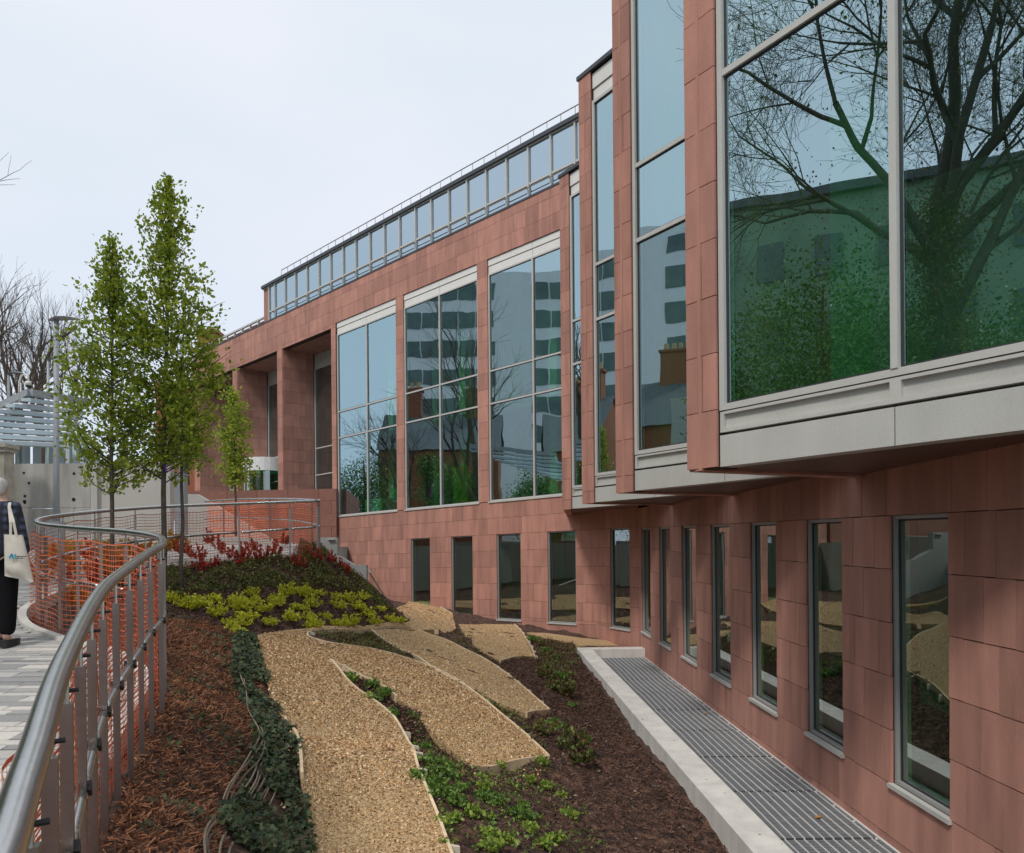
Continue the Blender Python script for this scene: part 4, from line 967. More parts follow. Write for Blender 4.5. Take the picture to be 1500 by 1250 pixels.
for i, s in enumerate(stations):
    p = at(s); t = tan(s); nrm = Vector((-t.y, t.x, 0)); hb = .04 if s < s_left else .04
    zt = p.z-.13; zb = p.z-(1.33 if s < s_tip+1 else 1.2)
    pb = MB(); 
    for sg in (0,):
        c = p; a = .016; ta = (Vector((1, 0, 0))*.93+Vector((0, 1, 0))*.37).normalized(); tb2 = Vector((-ta.y, ta.x, 0))
        q = [c-ta*a-tb2*a, c+ta*a-tb2*a, c+ta*a+tb2*a, c-ta*a+tb2*a]; top = zt-(.03 if sg > 0 else 0)
        pb.hexa([(v.x, v.y, zb) for v in q]+[(v.x, v.y, top) for v in q])
    po = pb.obj('post', STEELB, hr, kind=None)
    sm = MB(); sm.tube([(p.x, p.y, zt-.02), (p.x, p.y, p.z-.02)], .008, 6); sm.obj('stem', STEEL, po)
    if s < s_tip+.8:
        for zt_ in (p.z-.10, p.z-.55):
            cb = MB(); cb.tube([Vector((p.x, p.y, zt_))+nrm*.03+t*.012, Vector((p.x, p.y, zt_+.004))-nrm*.03+t*.012], .026 if zt_ < p.z-.3 else .006, 8); cb.obj('cable_tie', BLACK, po)
mid = [Vector((p.x, p.y, p.z-.55)) for p in RC3]
for a, c in zip(stations[:-1], stations[1:]):
    n = 5; pts = []
    for k in range(n+1):
        q = at(lerp(a+.045, c-.045, k/n)); q.z -= .55; pts.append(q)
    MB().tube(pts, .023, 10).obj('mid_rail', STEEL, hr, smooth=True)
# second guard rail farther back, along the stair
gd = thing('guard_rail', 'farther stainless guard rail behind the end of the curving handrail', 'guard rail')
g2 = catmull([PY(467.5, 733.6, 16.8), PY(462, 732.8, 17.8), PY(430, 731.2, 20), PY(387, 731, 22), PY(349, 731.8, 23.5), PY(300, 735, 25)], 5)
MB().tube(g2, .026, 8).obj('top_rail', STEEL, gd, smooth=True)
MB().tube([p-Vector((0, 0, .55)) for p in g2], .02, 8).obj('mid_rail', STEEL, gd, smooth=True)
for p in g2[2::4]: MB().box(p.x-.02, p.x+.02, p.y-.02, p.y+.02, p.z-1.15, p.z-.01).obj('post', STEELB, gd)
# orange netting
def netting(name, label, fn, s0, s1, off, top, bot, dv=.055, dh=.045, wob=.02, seed=1, wdt=.0035):
    rs = np.random.RandomState(seed); b = MB(); n = int((s1-s0)/dv); lev = int((top-bot)/dh)
    ph = rs.rand(4)*6
    def pt(s, z):
        p, nr = fn(s); o = off+wob*math.sin(s*5+ph[0])+wob*.6*math.sin(s*13+z*4+ph[1]); return Vector((p.x+nr.x*o, p.y+nr.y*o, p.z+z+.012*math.sin(s*7+ph[2])))
    G_ = [[pt(s0+i*dv, bot+(top-bot)*j/lev) for j in range(lev+1)] for i in range(n+1)]
    for i in range(n):
        for j in range(lev+1):
            w_ = wdt*(1.6 if j % 4 == 0 else 1)
            a, c = G_[i][j], G_[i+1][j]; b.quad(a-Vector((0, 0, w_)), c-Vector((0, 0, w_)), c+Vector((0, 0, w_)), a+Vector((0, 0, w_)))
    for i in range(n+1):
        d = (G_[min(i+1, n)][0]-G_[max(i-1, 0)][0]); d.z = 0; d.normalize(); d *= wdt*.8
        for j in range(0, lev): a, c = G_[i][j], G_[i][j+1]; b.quad(a-d, a+d, c+d, c-d)
    return b.obj(name, ORANGE, None, label=label, cat='safety netting')
def frail(s): t = tan(s); return at(s), Vector((-t.y, t.x, 0))
netting('barrier_netting', 'orange plastic barrier netting tied along the curving handrail', frail, 3.3, float(arc[-1])-.05, .05, -.12, -1.12, seed=2, dv=.07, dh=.05, wdt=.0038)
garc = [0]
for p, q in zip(g2[:-1], g2[1:]): garc.append(garc[-1]+(q-p).length)
netting('bunched_netting', 'bunched orange netting behind the nearest handrail posts', frail, 3.0, s_tip, .035, -.14, -1.15, seed=5, dv=.035, dh=.03, wdt=.004, wob=.02)
def fguard(s):
    p = Vector([float(np.interp(s, garc, [v[k] for v in g2])) for k in range(3)]); return p, Vector((.5, -.85, 0))
netting('guard_netting', 'denser orange netting on the farther guard rail by the porch', fguard, .1, garc[-1]-.1, .05, -.05, -1.1, dv=.08, dh=.06, seed=3, wdt=.009)

# ------------------------------------------------------------------ trees
PROF_U = [0, .1, .25, .45, .62, .72, .82, .9, 1.0]; PROF_R = [.45, .85, 1.05, 1.0, .85, .55, .32, .2, .05]
def pear_tree(name, label, X, Y, zb, ztop, px_lean, rad, nb, nlv, seed, z0f=.28, lsz=.05, stems=((0, 0, 1.0),), group='young pear trees in the bed', trunk_r=.035):
    t = thing(name, label, 'tree', (X, Y, zb), group); H = ztop-zb; rs = np.random.RandomState(seed); P = []; D = []
    tb = MB(); segs = []
    for (sx, sy, hf) in stems:
        pts = [Vector((sx*(1-.3*k/8)+px_lean*(k/8)+rs.normal()*.008, sy, H*hf*k/8)) for k in range(9)]
        tb.tube(pts, [trunk_r*hf*(1-.85*k/8)+.004 for k in range(9)], 8); segs.append(pts)
    tb.obj('trunk', BARKG, t, smooth=True)
    bb = MB()
    for i in range(nb):
        st = segs[i % len(segs) if (i % 3 == 0 and i > nb*.3) else 0]; f = z0f+(1-z0f)*((i+rs.rand())/nb)*.93
        k = f*8; k0 = min(int(k), 7); p0 = st[k0].lerp(st[k0+1], k-k0)
        a = rs.rand()*6.283; u = (f-z0f)/(1-z0f)
        up_ = (.42*(1-u)+.10)*rs.uniform(.8, 1.3)*H/5; up_ = min(up_, max(.05, (H-p0.z)*.8)); ue = ((p0.z+up_)/H-z0f)/(1-z0f)
        reach = rad*float(np.interp(ue, PROF_U, PROF_R))*(.45+.6*rs.rand()**.6)
        e = Vector((p0.x+math.cos(a)*reach, p0.y+math.sin(a)*reach, p0.z+up_)); md = Vector((p0.x+math.cos(a)*reach*.62, p0.y+math.sin(a)*reach*.62, p0.z+up_*.38))
        pts = [p0, p0.lerp(md, .5), md, md.lerp(e, .5)+Vector(rs.normal(size=3)*.01), e]
        bb.tube(pts, [.011, .009, .007, .005, .002], 5, cap=False)
        n = int(nlv/nb*(.5+reach/rad*1.0)); 
        nc = max(3, n//9); cg = rs.beta(1.6, 1.1, nc); co_ = rs.normal(size=(nc, 3))
        for ii in range(n):
            ic = ii % nc; g = min(.999, max(0, cg[ic]+rs.normal()*.02)); j = g*4; j0 = min(int(j), 3); q = pts[j0].lerp(pts[j0+1], j-j0)
            s_ = (.05+.04*g)*lsz/.05; c3 = co_[ic]*s_; m3 = rs.normal(size=3)*s_*.45; P.append((q.x+c3[0]+m3[0], q.y+c3[1]+m3[1], q.z+c3[2]+m3[2])); D.append((q.x-st[0].x, q.y, .25))
    for st in segs[:1]:
        for _ in range(int(nlv*.05)):
            f = rs.uniform(.8, 1.0)*8; k0 = min(int(f), 7); q = st[k0].lerp(st[k0+1], f-k0); P.append((q.x+rs.normal()*.04, q.y+rs.normal()*.04, q.z)); D.append((0, 0, .3))
    bb.obj('branches', BARKD, t, smooth=True)
    P = np.array(P); D = np.array(D); D = unit(unit(D)*.5+rs.normal(size=D.shape)*.55+[0, 0, .1]); S = perp(D, rs)
    V, F = leaves(P, D, S, rs.uniform(.5, 1.25, len(P))*lsz, 'oval', .9); o = stuffmesh('crown', V, F, PEAR, parent=t)
    return t
def topz(py, Y, px=250): return (HY+.0087*(750-px)-py)/FPX*Y
pear_tree('pear_tree', 'shorter leafy pear tree with one straight trunk, left of the pair', -6.02, 11.8, -.62, topz(347, 11.8), .06, .74, 95, 6600, 3, z0f=.27, lsz=.066)
pear_tree('pear_tree', 'taller leafy pear tree with a pointed crown and a twin trunk', -5.47, 12.3, -.72, topz(258, 12.3), .13, .80, 130, 10600, 8, z0f=.27, stems=((0, 0, 1.0), (.2, .2, .72)), lsz=.068, trunk_r=.045)
p = PY(345, 735, 20.5); pear_tree('pear_tree', 'small narrow pear tree standing in front of the dark porch', p.x, p.y, p.z-.9, topz(568, 20.5, 345), -.05, .40, 60, 3600, 5, z0f=.3, lsz=.075, trunk_r=.03)
rb_ = MB(); q = PY(243, 684, 12.2)
rb_.extr([(q.x-.04, q.y-.03, q.z+.05), (q.x-.01, q.y-.03, q.z+.06), (q.x+.04, q.y-.03, q.z-.09), (q.x+.02, q.y-.03, q.z-.1)], (0, .004, 0))
rb_.obj('ribbon', mat('purple_ribbon', (.16, .05, .4), rough=.6), None, label='purple ribbon tied round the trunk of the taller pear tree', cat='ribbon')

def bare_tree(name, label, X, Y, zb, H, seed, spread=.5, tr=.3, group=None, lv=6, m=BARKD, ivy=0, ivh=.5, nsub=3, trunkf=.28, start=None):
    t = thing(name, label, 'tree', (X, Y, zb), group); rnd = random.Random(seed); tb = MB(); bb = MB(); tips = []
    def grow(p, d, L, r, l):
        n = 6 if l == 0 else (4 if l < 3 else 3); pts = [p]; rr = [r]; q = p
        for k in range(n):
            g_ = .03 if l == 0 else .13; d = (d+Vector((rnd.gauss(0, g_), rnd.gauss(0, g_), rnd.gauss(.03, .1)))).normalized(); q = q+d*(L/n); pts.append(q); rr.append(max(.006, r*(1-.5*(k+1)/n)))
        (tb if l == 0 else bb).tube(pts, rr, 8 if l == 0 else (6 if l < 2 else (4 if l < 4 else 3)), cap=False); tips.append((pts, l))
        if l >= lv: return
        c = nsub+(1 if rnd.random() < .5 else 0)+(5 if l == 0 and trunkf > .4 else 0)
        for i in range(c):
            f = 1.0 if i == 0 else rnd.uniform(.5 if l == 0 and trunkf > .4 else .35, .95); j = f*n; j0 = min(int(j), n-1); b0 = pts[j0].lerp(pts[j0+1], j-j0)
            ax = d.orthogonal().normalized(); ax.rotate(Matrix.Rotation(rnd.uniform(0, 6.28), 3, d)); nd = (d+ax*(spread if i else spread*.35)*rnd.uniform(.8, 1.5)+Vector((0, 0, .12))).normalized()
            grow(b0, nd, L*rnd.uniform(.6, .82)*(.62 if l == 0 and trunkf > .4 else 1), rr[j0]*rnd.uniform(.5, .72) if i else rr[-1]*.95, l+1)
    grow(Vector((0, 0, 0)), Vector((0, 0, 1)), H*trunkf, tr, 0)
    tb.obj('trunk', m, t, smooth=True); bb.obj('branches', m, t, smooth=True)
    if ivy:
        rs = np.random.RandomState(seed); P = []
        c = [x for x in tips if x[1] <= 3]
        for _ in range(ivy):
            pts, l = c[int(rs.randint(len(c)))] if rs.rand() > .35 else c[0]; k = rs.randint(len(pts)-1); q = pts[k].lerp(pts[k+1], rs.rand())
            if q.z > H*ivh and rs.rand() > .12: continue
            P.append((q.x+rs.normal()*.4, q.y+rs.normal()*.4, q.z+rs.normal()*.4))
        P = np.array(P); D = rdir(len(P), rs, 0); V, F = leaves(P, D, perp(D, rs), rs.uniform(.06, .13, len(P)), 'leaf'); stuffmesh('crown', V, F, OLIV, parent=t)
    return t
BT = mat('winter_bark', (.105, .08, .062), rough=.95, namt=.3, nscale=3)
def bt_at(px, Y, pyb, pyt, seed, label, **k):
    p = PY(px, pyb, Y); zt = topz(pyt, Y, px); bare_tree('bare_tree', label, p.x, p.y, p.z, (zt-p.z), seed, m=BT, group='bare trees beyond the wall', **k)
bt_at(10, 46, 690, 385, 4, 'bare winter tree at the left edge behind the canopy', spread=.38, tr=.34, lv=5, trunkf=.34)
bt_at(62, 50, 690, 378, 12, 'bare winter tree behind the tall lamp post', spread=.42, tr=.36, lv=5, trunkf=.34)
bt_at(38, 58, 690, 400, 17, 'thin bare winter tree between the two largest bare trees', spread=.4, tr=.3, lv=5, trunkf=.33)
bt_at(100, 60, 690, 420, 9, 'slimmer bare winter tree between the lamp post and the pear trees', spread=.5, tr=.35, lv=5)
bare_tree('ivy_tree', 'huge bare tree with ivy, mirrored in the nearest glass bay', -16.5, 4.3, -1.4, 24, 21, spread=.85, tr=.5, lv=7, ivy=52000, ivh=.5, trunkf=.5)
bare_tree('side_tree', 'tall bare tree left of the path whose twigs reach the picture edge', -25.8, 31, .2, 26, 31, spread=.55, tr=.5, lv=5, trunkf=.25, m=BT)
bare_tree('side_tree', 'broad bare tree mirrored in the tall facade windows', -28, 37, .2, 17, 33, spread=.6, tr=.4, lv=5, trunkf=.22, m=BT)
EVER = leafmat('evergreen_foliage', [(.03, .08, .02), (.09, .20, .035), (.18, .34, .06), (.05, .12, .03)], trans=.2)
def bushy(label, X, Y, zb, H, rad, n, seed, cat='tree', name='evergreen_tree', lsz=.28):
    t = thing(name, label, cat, (X, Y, zb)); rs = np.random.RandomState(seed); MB().tube([(0, 0, 0), (0, 0, H*.5), (.1, 0, H*.9)], [.2, .14, .03], 8).obj('trunk', BARKD, t)
    c = rdir(60, rs)*rs.uniform(.3, .95, (60, 1))*[rad, rad, H*.42]+[0, 0, H*.55]; k = rs.randint(60, size=n)
    P = c[k]+rs.normal(size=(n, 3))*rad*.16; D = rdir(n, rs); V, F = leaves(P, D, perp(D, rs), rs.uniform(.6, 1.2, n)*lsz, 'leaf'); stuffmesh('crown', V, F, EVER, parent=t)
for i, (x, y, h, r, lb) in enumerate([(-20, 4.5, 10.5, 4.0, 'broad'), (-23, 27, 5.5, 2.4, 'first'), (-27, 33, 7.0, 2.8, 'second'), (-31, 40, 8.0, 3.0, 'third'), (-35, 47, 8.5, 3.2, 'fourth'), (-19, 20, 5, 2.2, 'nearest'), (-15, 12.5, 8.5, 2.8, 'low'), (-17, 0.5, 11.0, 3.6, 'wide'), (-19, 8.0, 11.5, 4.2, 'dense')]):
    bushy('%s evergreen in the row beyond the path, seen only as a reflection' % lb, x, y, -.1 if y > 10 else -1.1, h, r, 11000 if 0 < i < 5 else 26000, 60+i, lsz=.15)
p = PY(278, 700, 33); bushy('dark evergreen shrub between the porch and the wall', p.x-.2, p.y, p.z-.3, 2.6, .8, 1600, 80, cat='shrub', name='evergreen_shrub', lsz=.12)

# ------------------------------------------------------------------ left background
cw = thing('concrete_wall', 'weathered grey concrete panel wall with round holes, behind the handrail', 'wall')
YW = 20.5
def pxbox(b, x0, x1, y0, y1, Y, th): return b.extr([PY(x0, y1, Y), PY(x1, y1, Y), PY(x1, y0, Y), PY(x0, y0, Y)], (0, th, 0))
for x0, x1, y0, y1, m_ in ((18.5, 81, 679.5, 744, CONC2), (81.5, 132, 679, 744, CONC2), (132.5, 142, 678, 810, RENDERW), (18.5, 42, 744.5, 812, CONC2), (42.5, 64, 745, 812, CONC2), (64.5, 88, 745.5, 812, CONC2), (88.5, 108, 744.5, 812, CONC2), (108.5, 132, 745, 812, CONC2)):
    pxbox(MB(), x0, x1, y0, y1, YW, .25).obj('wall_panel', m_, cw)
for (x, y, r) in ((35, 693, .035), (42.5, 708, .035), (36.5, 727, .04), (36, 735, .05), (108.5, 694, .04), (108, 732, .05), (36.6, 737, .03)):
    p = PY(x, y, YW); MB().extr([(p.x+r*math.cos(a*.785), p.y-.004, p.z+r*math.sin(a*.785)) for a in range(8)], (0, .02, 0)).obj('hole', BLACK, cw)
rw_ = thing('rendered_wall', 'smooth pale rendered wall right of the concrete panels', 'wall')
pxbox(MB(), 142.5, 249, 678.5, 812, YW+.1, .25).obj('wall_face', RENDERW, rw_)
pxbox(MB(), 141, 250, 676.8, 678.3, YW+.05, .35).obj('coping', CONC, rw_)
gp2 = thing('gate_pillar', 'old stone gate pillar with a moulded cap at the left edge', 'pillar')
OLDST = mat('old_pale_stone', (.42, .39, .32), rough=.95, namt=.25, nscale=5, bump=.3)
pxbox(MB(), -22, 6, 662, 812, 19.5, .4).obj('shaft', OLDST, gp2); pxbox(MB(), -24, 6.5, 655, 661.5, 19.45, .5).obj('cap', OLDST, gp2); pxbox(MB(), -26, 7, 649, 654.7, 19.4, .6).obj('cap', OLDST, gp2)
# canopy
cn = thing('glass_canopy', 'pale blue steel canopy with stepped roof beams beyond the concrete wall', 'canopy')
def beam(b, p, q, w_, h):
    d = (q-p).normalized(); s_ = Vector((-d.y, d.x, 0)).normalized()*w_/2; u = Vector((0, 0, h))
    return b.hexa([p-s_, q-s_, q+s_, p+s_, p-s_+u, q-s_+u, q+s_+u, p+s_+u])
for k in range(8):
    l = PY(38-23*k, 588+8.4*k, 26-.5*k); r_ = PY(124-4*k, 600+8*k, 31-.9*k)
    beam(MB(), l, r_, .3, .11).obj('roof_beam', CANOPY, cn)
    if k < 7:
        l2 = PY(26-23*k, 592.5+8.4*k, 25.9-.5*k); r2 = PY(122-4*k, 604.5+8*k, 30.5-.9*k); beam(MB(), l2, r2, .3, .05).obj('roof_pane', mat('white_canopy_glass', (.85, .87, .9), rough=.4), cn)
beam(MB(), PY(-12, 606, 26), PY(42, 580, 26.2), .25, .22).obj('edge_beam', LAMPG, cn); beam(MB(), PY(42, 580, 26.2), PY(128, 593, 31), .25, .22).obj('edge_beam', LAMPG, cn)
for x in (22, 32, 48, 66, 82, 96, 106, 118): MB().extr([PY(x, 690, 25.4), PY(x+5.5, 690, 25.4), PY(x+5.5, 644-(x-20)*.05, 25.4), PY(x, 645-(x-20)*.05, 25.4)], (0, .25, 0)).obj('canopy_post', CANOPY, cn)
# lamp posts
def lamp(label, px, Y, pyb, pyt, w_, x0, x1, hh):
    t = thing('street_lamp', label, 'street lamp'); a = PY(px, pyb, Y); c = PY(px, pyt, Y); r_ = w_/FPX*Y/2
    MB().tube([a, a.lerp(c, .25), c], [r_*1.15, r_, r_*.85], 12).obj('pole', LAMPG, t, smooth=True)
    # swept wing shaped head
    b = MB(); xa, xb = PY(x0, pyt, Y).x, PY(x1, pyt, Y).x; n = 9; L_ = xb-xa; q = []
    for i in range(n):
        f = i/(n-1); wd_ = .16*math.sin(math.pi*min(1, .12+f*.84))+.02; zt = c.z+hh*(.35-1.4*(f-.45)**2*1.0+.25*f); th = .07*math.sin(math.pi*(.1+.8*f))+.01
        q.append([(xa+L_*f, Y-wd_, zt), (xa+L_*f, Y, zt+th*.7), (xa+L_*f, Y+wd_, zt), (xa+L_*f, Y, zt-th*.5)])
    for i in range(n-1):
        for j in range(4): k = (j+1) % 4; b.quad(q[i][j], q[i+1][j], q[i+1][k], q[i][k])
    b.poly(q[0]); b.poly(q[-1][::-1]); b.obj('lamp_head', LAMPG, t)
    pl_ = MB(); pl_.box(a.x-r_*2, a.x+r_*2, a.y-r_*2, a.y+r_*2, a.z-.4, a.z+.01); pl_.obj('base_plate', LAMPG, t)
lamp('tall grey street lamp with a wing-shaped head, in front of the concrete wall', 82.5, 18.2, 765, 470, 8.5, 73, 117, .12)
lamp('middle street lamp behind the tall one, head just above the canopy', 70.5, 33, 700, 527, 4.2, 68, 96, .1)
lamp('small street lamp left of the others above the canopy', 12.7, 36, 700, 548, 4.2, 10, 36, .1)
lp_ = thing('service_post', 'pale grey post with a box-shaped base, right of the twin-trunk tree', 'post')
a = PY(265.5, 812, 17.6); c = PY(266, 498, 17.6)
MB().tube([a, c], [.075, .035], 10).obj('pole', LAMPG, lp_, smooth=True)
p = PY(265.5, 745, 17.5); MB().box(p.x-.11, p.x+.11, p.y-.1, p.y+.1, p.z-1.0, p.z+.72).obj('base_box', LAMPG, lp_); MB().box(p.x-.13, p.x+.13, p.y-.12, p.y+.12, p.z+.73, p.z+.76).obj('collar', LAMPG, lp_)
cc = thing('cctv_camera', 'white dome camera hanging from a curved bracket above the canopy', 'camera')
MB().tube([PY(28, 590, 25), PY(28.2, 560, 25), PY(31, 551, 25), PY(36, 548, 25), PY(41, 551, 25), PY(42, 560, 25)], .03, 8).obj('bracket', WHITEP, cc, smooth=True)
p = PY(41.5, 564, 25); bm_ = MB()
for i in range(6):
    pass
bm_.tube([(p.x, p.y, p.z+.12), (p.x, p.y, p.z+.1), (p.x, p.y, p.z-.02)], [.05, .09, .09], 12); bm_.obj('camera_housing', WHITEP, cc, smooth=True)
bm_ = MB(); bm_.tube([(p.x, p.y, p.z-.022), (p.x, p.y, p.z-.07), (p.x, p.y, p.z-.1)], [.08, .07, .02], 12); bm_.obj('camera_dome', BLACK, cc, smooth=True)
# houses
def house(label, x0, x1, y0, y1, zb, ze, zr, m=BRICK, chim=((.25, 1.6),), axis='y', wins=True, name='brick_house'):
    t = thing(name, label, 'house'); b = MB(); b.box(x0, x1, y0, y1, zb, ze); xm = (x0+x1)/2
    b.extr([(x0, y0, ze), (x1, y0, ze), (xm, y0, zr)], (0, y1-y0, 0)) if axis == 'y' else None
    b.obj('wall', m, t)
    if axis == 'y':
        b = MB(); d = .25
        b.quad((x0-d, y0-d, ze-.1), (x0-d, y1+d, ze-.1), (xm, y1+d, zr+.12), (xm, y0-d, zr+.12)); b.quad((x1+d, y1+d, ze-.1), (x1+d, y0-d, ze-.1), (xm, y0-d, zr+.12), (xm, y1+d, zr+.12)); b.obj('roof', ROOFS, t)
    for f, h in chim:
        y = lerp(y0, y1, f); c = MB().box(xm-.5, xm+.5, y-1.1, y+1.1, ze, zr+h).obj('chimney', BRICK, t)
        MB().box(xm-.6, xm+.6, y-1.2, y+1.2, zr+h+.002, zr+h+.18).obj('chimney_cap', BRICK, c)
        for k in range(4): MB().tube([(xm, y-.8+k*.53, zr+h+.182), (xm, y-.8+k*.53, zr+h+.75)], [.19, .15], 8).obj('chimney_pot', mat('buff_chimney_pot', (.5, .36, .2), rough=.9), c)
    if wins:
        n = max(2, int((y1-y0)/3))
        for i in range(n):
            y = y0+(y1-y0)*(i+.5)/n; z = zb+1.2
            while z+1.6 < ze:
                w1 = MB().box(x1+.002, x1+.06, y-.55, y+.55, z, z+1.5).obj('window', WHITEP, t); MB().box(x1+.061, x1+.075, y-.45, y+.45, z+.1, z+1.4).obj('pane', GLASSR, w1); z += 2.9
    return t
house('brick house with grouped chimney pots beyond the path, seen mirrored in the facade', -46, -37, 30, 40, 0, 8.5, 12, chim=((.2, 2.2), (.8, 2.2)))
house('brick house with a hipped slate roof mirrored in the facade, nearer one', -44, -35, 16, 26, -.5, 8.0, 11.5, chim=((.5, 2.0),))
p = PY(303, 600, 62); t_ = thing('brick_house', 'brick house behind the pear trees with one chimney above the stone building', 'house')
pxbox(MB(), 228, 300, 560, 760, 60, 8).obj('wall', BRICK, t_); ch = pxbox(MB(), 289, 316, 487, 600, 62, 1.5).obj('chimney', BRICK, t_); pxbox(MB(), 287.5, 317.5, 482, 486.8, 61.9, 1.7).obj('chimney_cap', BRICK, ch)
# white tower block mirrored in the facade
tw = thing('tower_block', 'white multi-storey block with bands of windows mirrored in the tall facade windows', 'building')
TWH = mat('white_tower_cladding', (.82, .82, .82), rough=.7, namt=.04, nscale=1)
MB().box(-76, -62, 22, 42, 0, 32).obj('wall', TWH, tw)
TG = mat('tower_window_dark', (.10, .15, .14), rough=.15, namt=.3, nscale=.7)
tg_me = None
for fl in range(9):
    for i in range(9):
        if i in (5, 6): continue
        y = 40.6-i*2.12
        wme = tg_me or MB().box(0, .08, -.98, .98, 0, 1.9).mesh('tower_window', TG); tg_me = wme
        link('window', wme, tw, Matrix.Translation((-62+.002, y, 2.5+fl*3.3)))
ob = thing('office_block', 'long block behind the trees, coloured green for the reflection in the nearest glass bay', 'building')
MB().box(-34, -27, -22, 15.5, -1, 15.6).obj('wall', mat('reflection_green', (.24, .36, .25), rough=.9, namt=.2, nscale=.5), ob)  # block added and coloured green to fill the bay reflection
MB().box(-34.3, -26.7, -22.3, 15.8, 15.61, 16.0).obj('parapet', ROOFS, ob)
for i in range(14):
    for z in (2, 5.4, 8.8, 12.2): MB().box(-26.998, -26.9, -20+i*2.5, -18.9+i*2.5, z, z+1.7).obj('window', TG, ob)
gb = thing('rendered_building', 'pale rendered building mirrored in the second glass bay', 'building')
MB().box(-34, -28, 8, 19, -1, 8.2).obj('wall', mat('pale_render', (.5, .5, .46), rough=.9), gb)
for i in range(4):
    for z in (1, 4.6): MB().box(-27.998, -27.9, 9.4+i*2.5, 10.4+i*2.5, z, z+2).obj('window', TG, gb)

# ------------------------------------------------------------------ the woman with the tote bag
def skinfig(name, joints, edges, m, parent, root=0, sub=2):
    me = bpy.data.meshes.new(name); me.from_pydata([j[0] for j in joints], edges, []); me.materials.append(m)
    o = link(name, me, parent); md = o.modifiers.new('skin', 'SKIN'); sv_ = me.skin_vertices[0] if me.skin_vertices else None
    if not me.skin_vertices:
        bm2 = bmesh.new(); bm2.from_mesh(me); bm2.verts.layers.skin.verify(); bm2.to_mesh(me); bm2.free()
    for i, j in enumerate(joints):
        s_ = me.skin_vertices[0].data[i]; s_.radius = (j[1], j[2] if len(j) > 2 else j[1]); s_.use_root = (i == root)
    md.use_smooth_shade = True; sb = o.modifiers.new('sub', 'SUBSURF'); sb.levels = sub; sb.render_levels = sub; return o
HX, HYY = PY(-1, 800, 7.55).x, 7.55; HZ = float(pathz(HYY))
pr = thing('person', 'person seen from behind in a dark checked jacket and black trousers walking up the path', 'person', (HX, HYY, HZ))
SKIN = mat('skin', (.55, .34, .25), rough=.6, namt=.03); HAIR = mat('silver_hair', (.55, .53, .50), rough=.5, namt=.25, nscale=90, stretch=(1, 1, .15))
TROU = mat('black_trousers', (.006, .006, .007), rough=.9, namt=.2, spec=.15)
JK = mat('dark_check_jacket', (.02, .024, .045), rough=.85, namt=.3, nscale=40)
t = JK.node_tree; hs2 = [n for n in t.nodes if n.type == 'HUE_SAT'][0]; geo2 = [n for n in t.nodes if n.type == 'NEW_GEOMETRY'][0]
w1 = t.nodes.new('ShaderNodeTexWave'); w1.bands_direction = 'Z'; w1.inputs['Scale'].default_value = 4.2; w1.inputs['Distortion'].default_value = .6
w2 = t.nodes.new('ShaderNodeTexWave'); w2.bands_direction = 'X'; w2.inputs['Scale'].default_value = 4.6; w2.inputs['Distortion'].default_value = .6
for w_ in (w1, w2): t.links.new(geo2.outputs['Position'], w_.inputs[0])
mu = t.nodes.new('ShaderNodeMath'); mu.operation = 'MULTIPLY'; t.links.new(w1.outputs[1], mu.inputs[0]); t.links.new(w2.outputs[1], mu.inputs[1])
mxr = t.nodes.new('ShaderNodeMixRGB'); mxr.inputs[1].default_value = (.014, .015, .022, 1); mxr.inputs[2].default_value = (.075, .09, .16, 1)
t.links.new(mu.outputs[0], mxr.inputs[0]); t.links.new(mxr.outputs[0], hs2.inputs['Color'])
body = [((0, 0, .92), .13, .10), ((0, 0, 1.12), .12, .09), ((0, 0, 1.30), .14, .09), ((0, .01, 1.40), .06), ((0, .015, 1.47), .05), ((0, .02, 1.53), .075, .085), ((0, .01, 1.60), .065, .08),
        ((.08, 0, .86), .085), ((.095, -.03, .48), .055), ((.095, -.06, .09), .035), ((.1, .03, .035), .035),
        ((-.08, 0, .86), .085), ((-.095, .05, .48), .055), ((-.095, .10, .09), .035), ((-.1, .19, .035), .035),
        ((.17, 0, 1.32), .05), ((.22, -.02, 1.08), .036), ((.235, .04, .86), .027), ((.235, .07, .78), .03),
        ((-.17, 0, 1.32), .05), ((-.23, -.02, 1.08), .036), ((-.24, .06, .86), .027), ((-.24, .09, .78), .03)]
be = [(0, 1), (1, 2), (2, 3), (3, 4), (4, 5), (5, 6), (0, 7), (7, 8), (8, 9), (9, 10), (0, 11), (11, 12), (12, 13), (13, 14), (2, 15), (15, 16), (16, 17), (17, 18), (2, 19), (19, 20), (20, 21), (21, 22)]
bo_ = skinfig('body', body, be, SKIN, pr)
for sx in (-1, 1):     # five fingers on each hand, curled
    for k in range(5):
        o_ = (k-2)*.014; ln = (.034, .042, .045, .042, .034)[k]
        pts = [Vector((sx*.237, .075+o_, .765)), Vector((sx*.232, .08+o_, .765-ln)), Vector((sx*.218, .083+o_, .765-ln*1.7))]
        if k == 4: pts = [Vector((sx*.225, .10, .79)), Vector((sx*.205, .115, .765)), Vector((sx*.20, .115, .74))]
        MB().tube(pts, [.0085, .008, .006], 6).obj('finger', SKIN, pr, smooth=True)
skinfig('jacket', [((0, 0, .80), .185, .135), ((0, 0, .98), .165, .12), ((0, 0, 1.15), .155, .115), ((0, .0, 1.30), .16, .11), ((0, .0, 1.385), .085, .075), ((.155, 0, 1.335), .068), ((.215, -.02, 1.1), .058), ((.235, .035, .885), .045), ((-.155, 0, 1.335), .068), ((-.23, -.02, 1.1), .058), ((-.24, .05, .885), .045)],
        [(0, 1), (1, 2), (2, 3), (3, 4), (3, 5), (5, 6), (6, 7), (3, 8), (8, 9), (9, 10)], JK, pr)
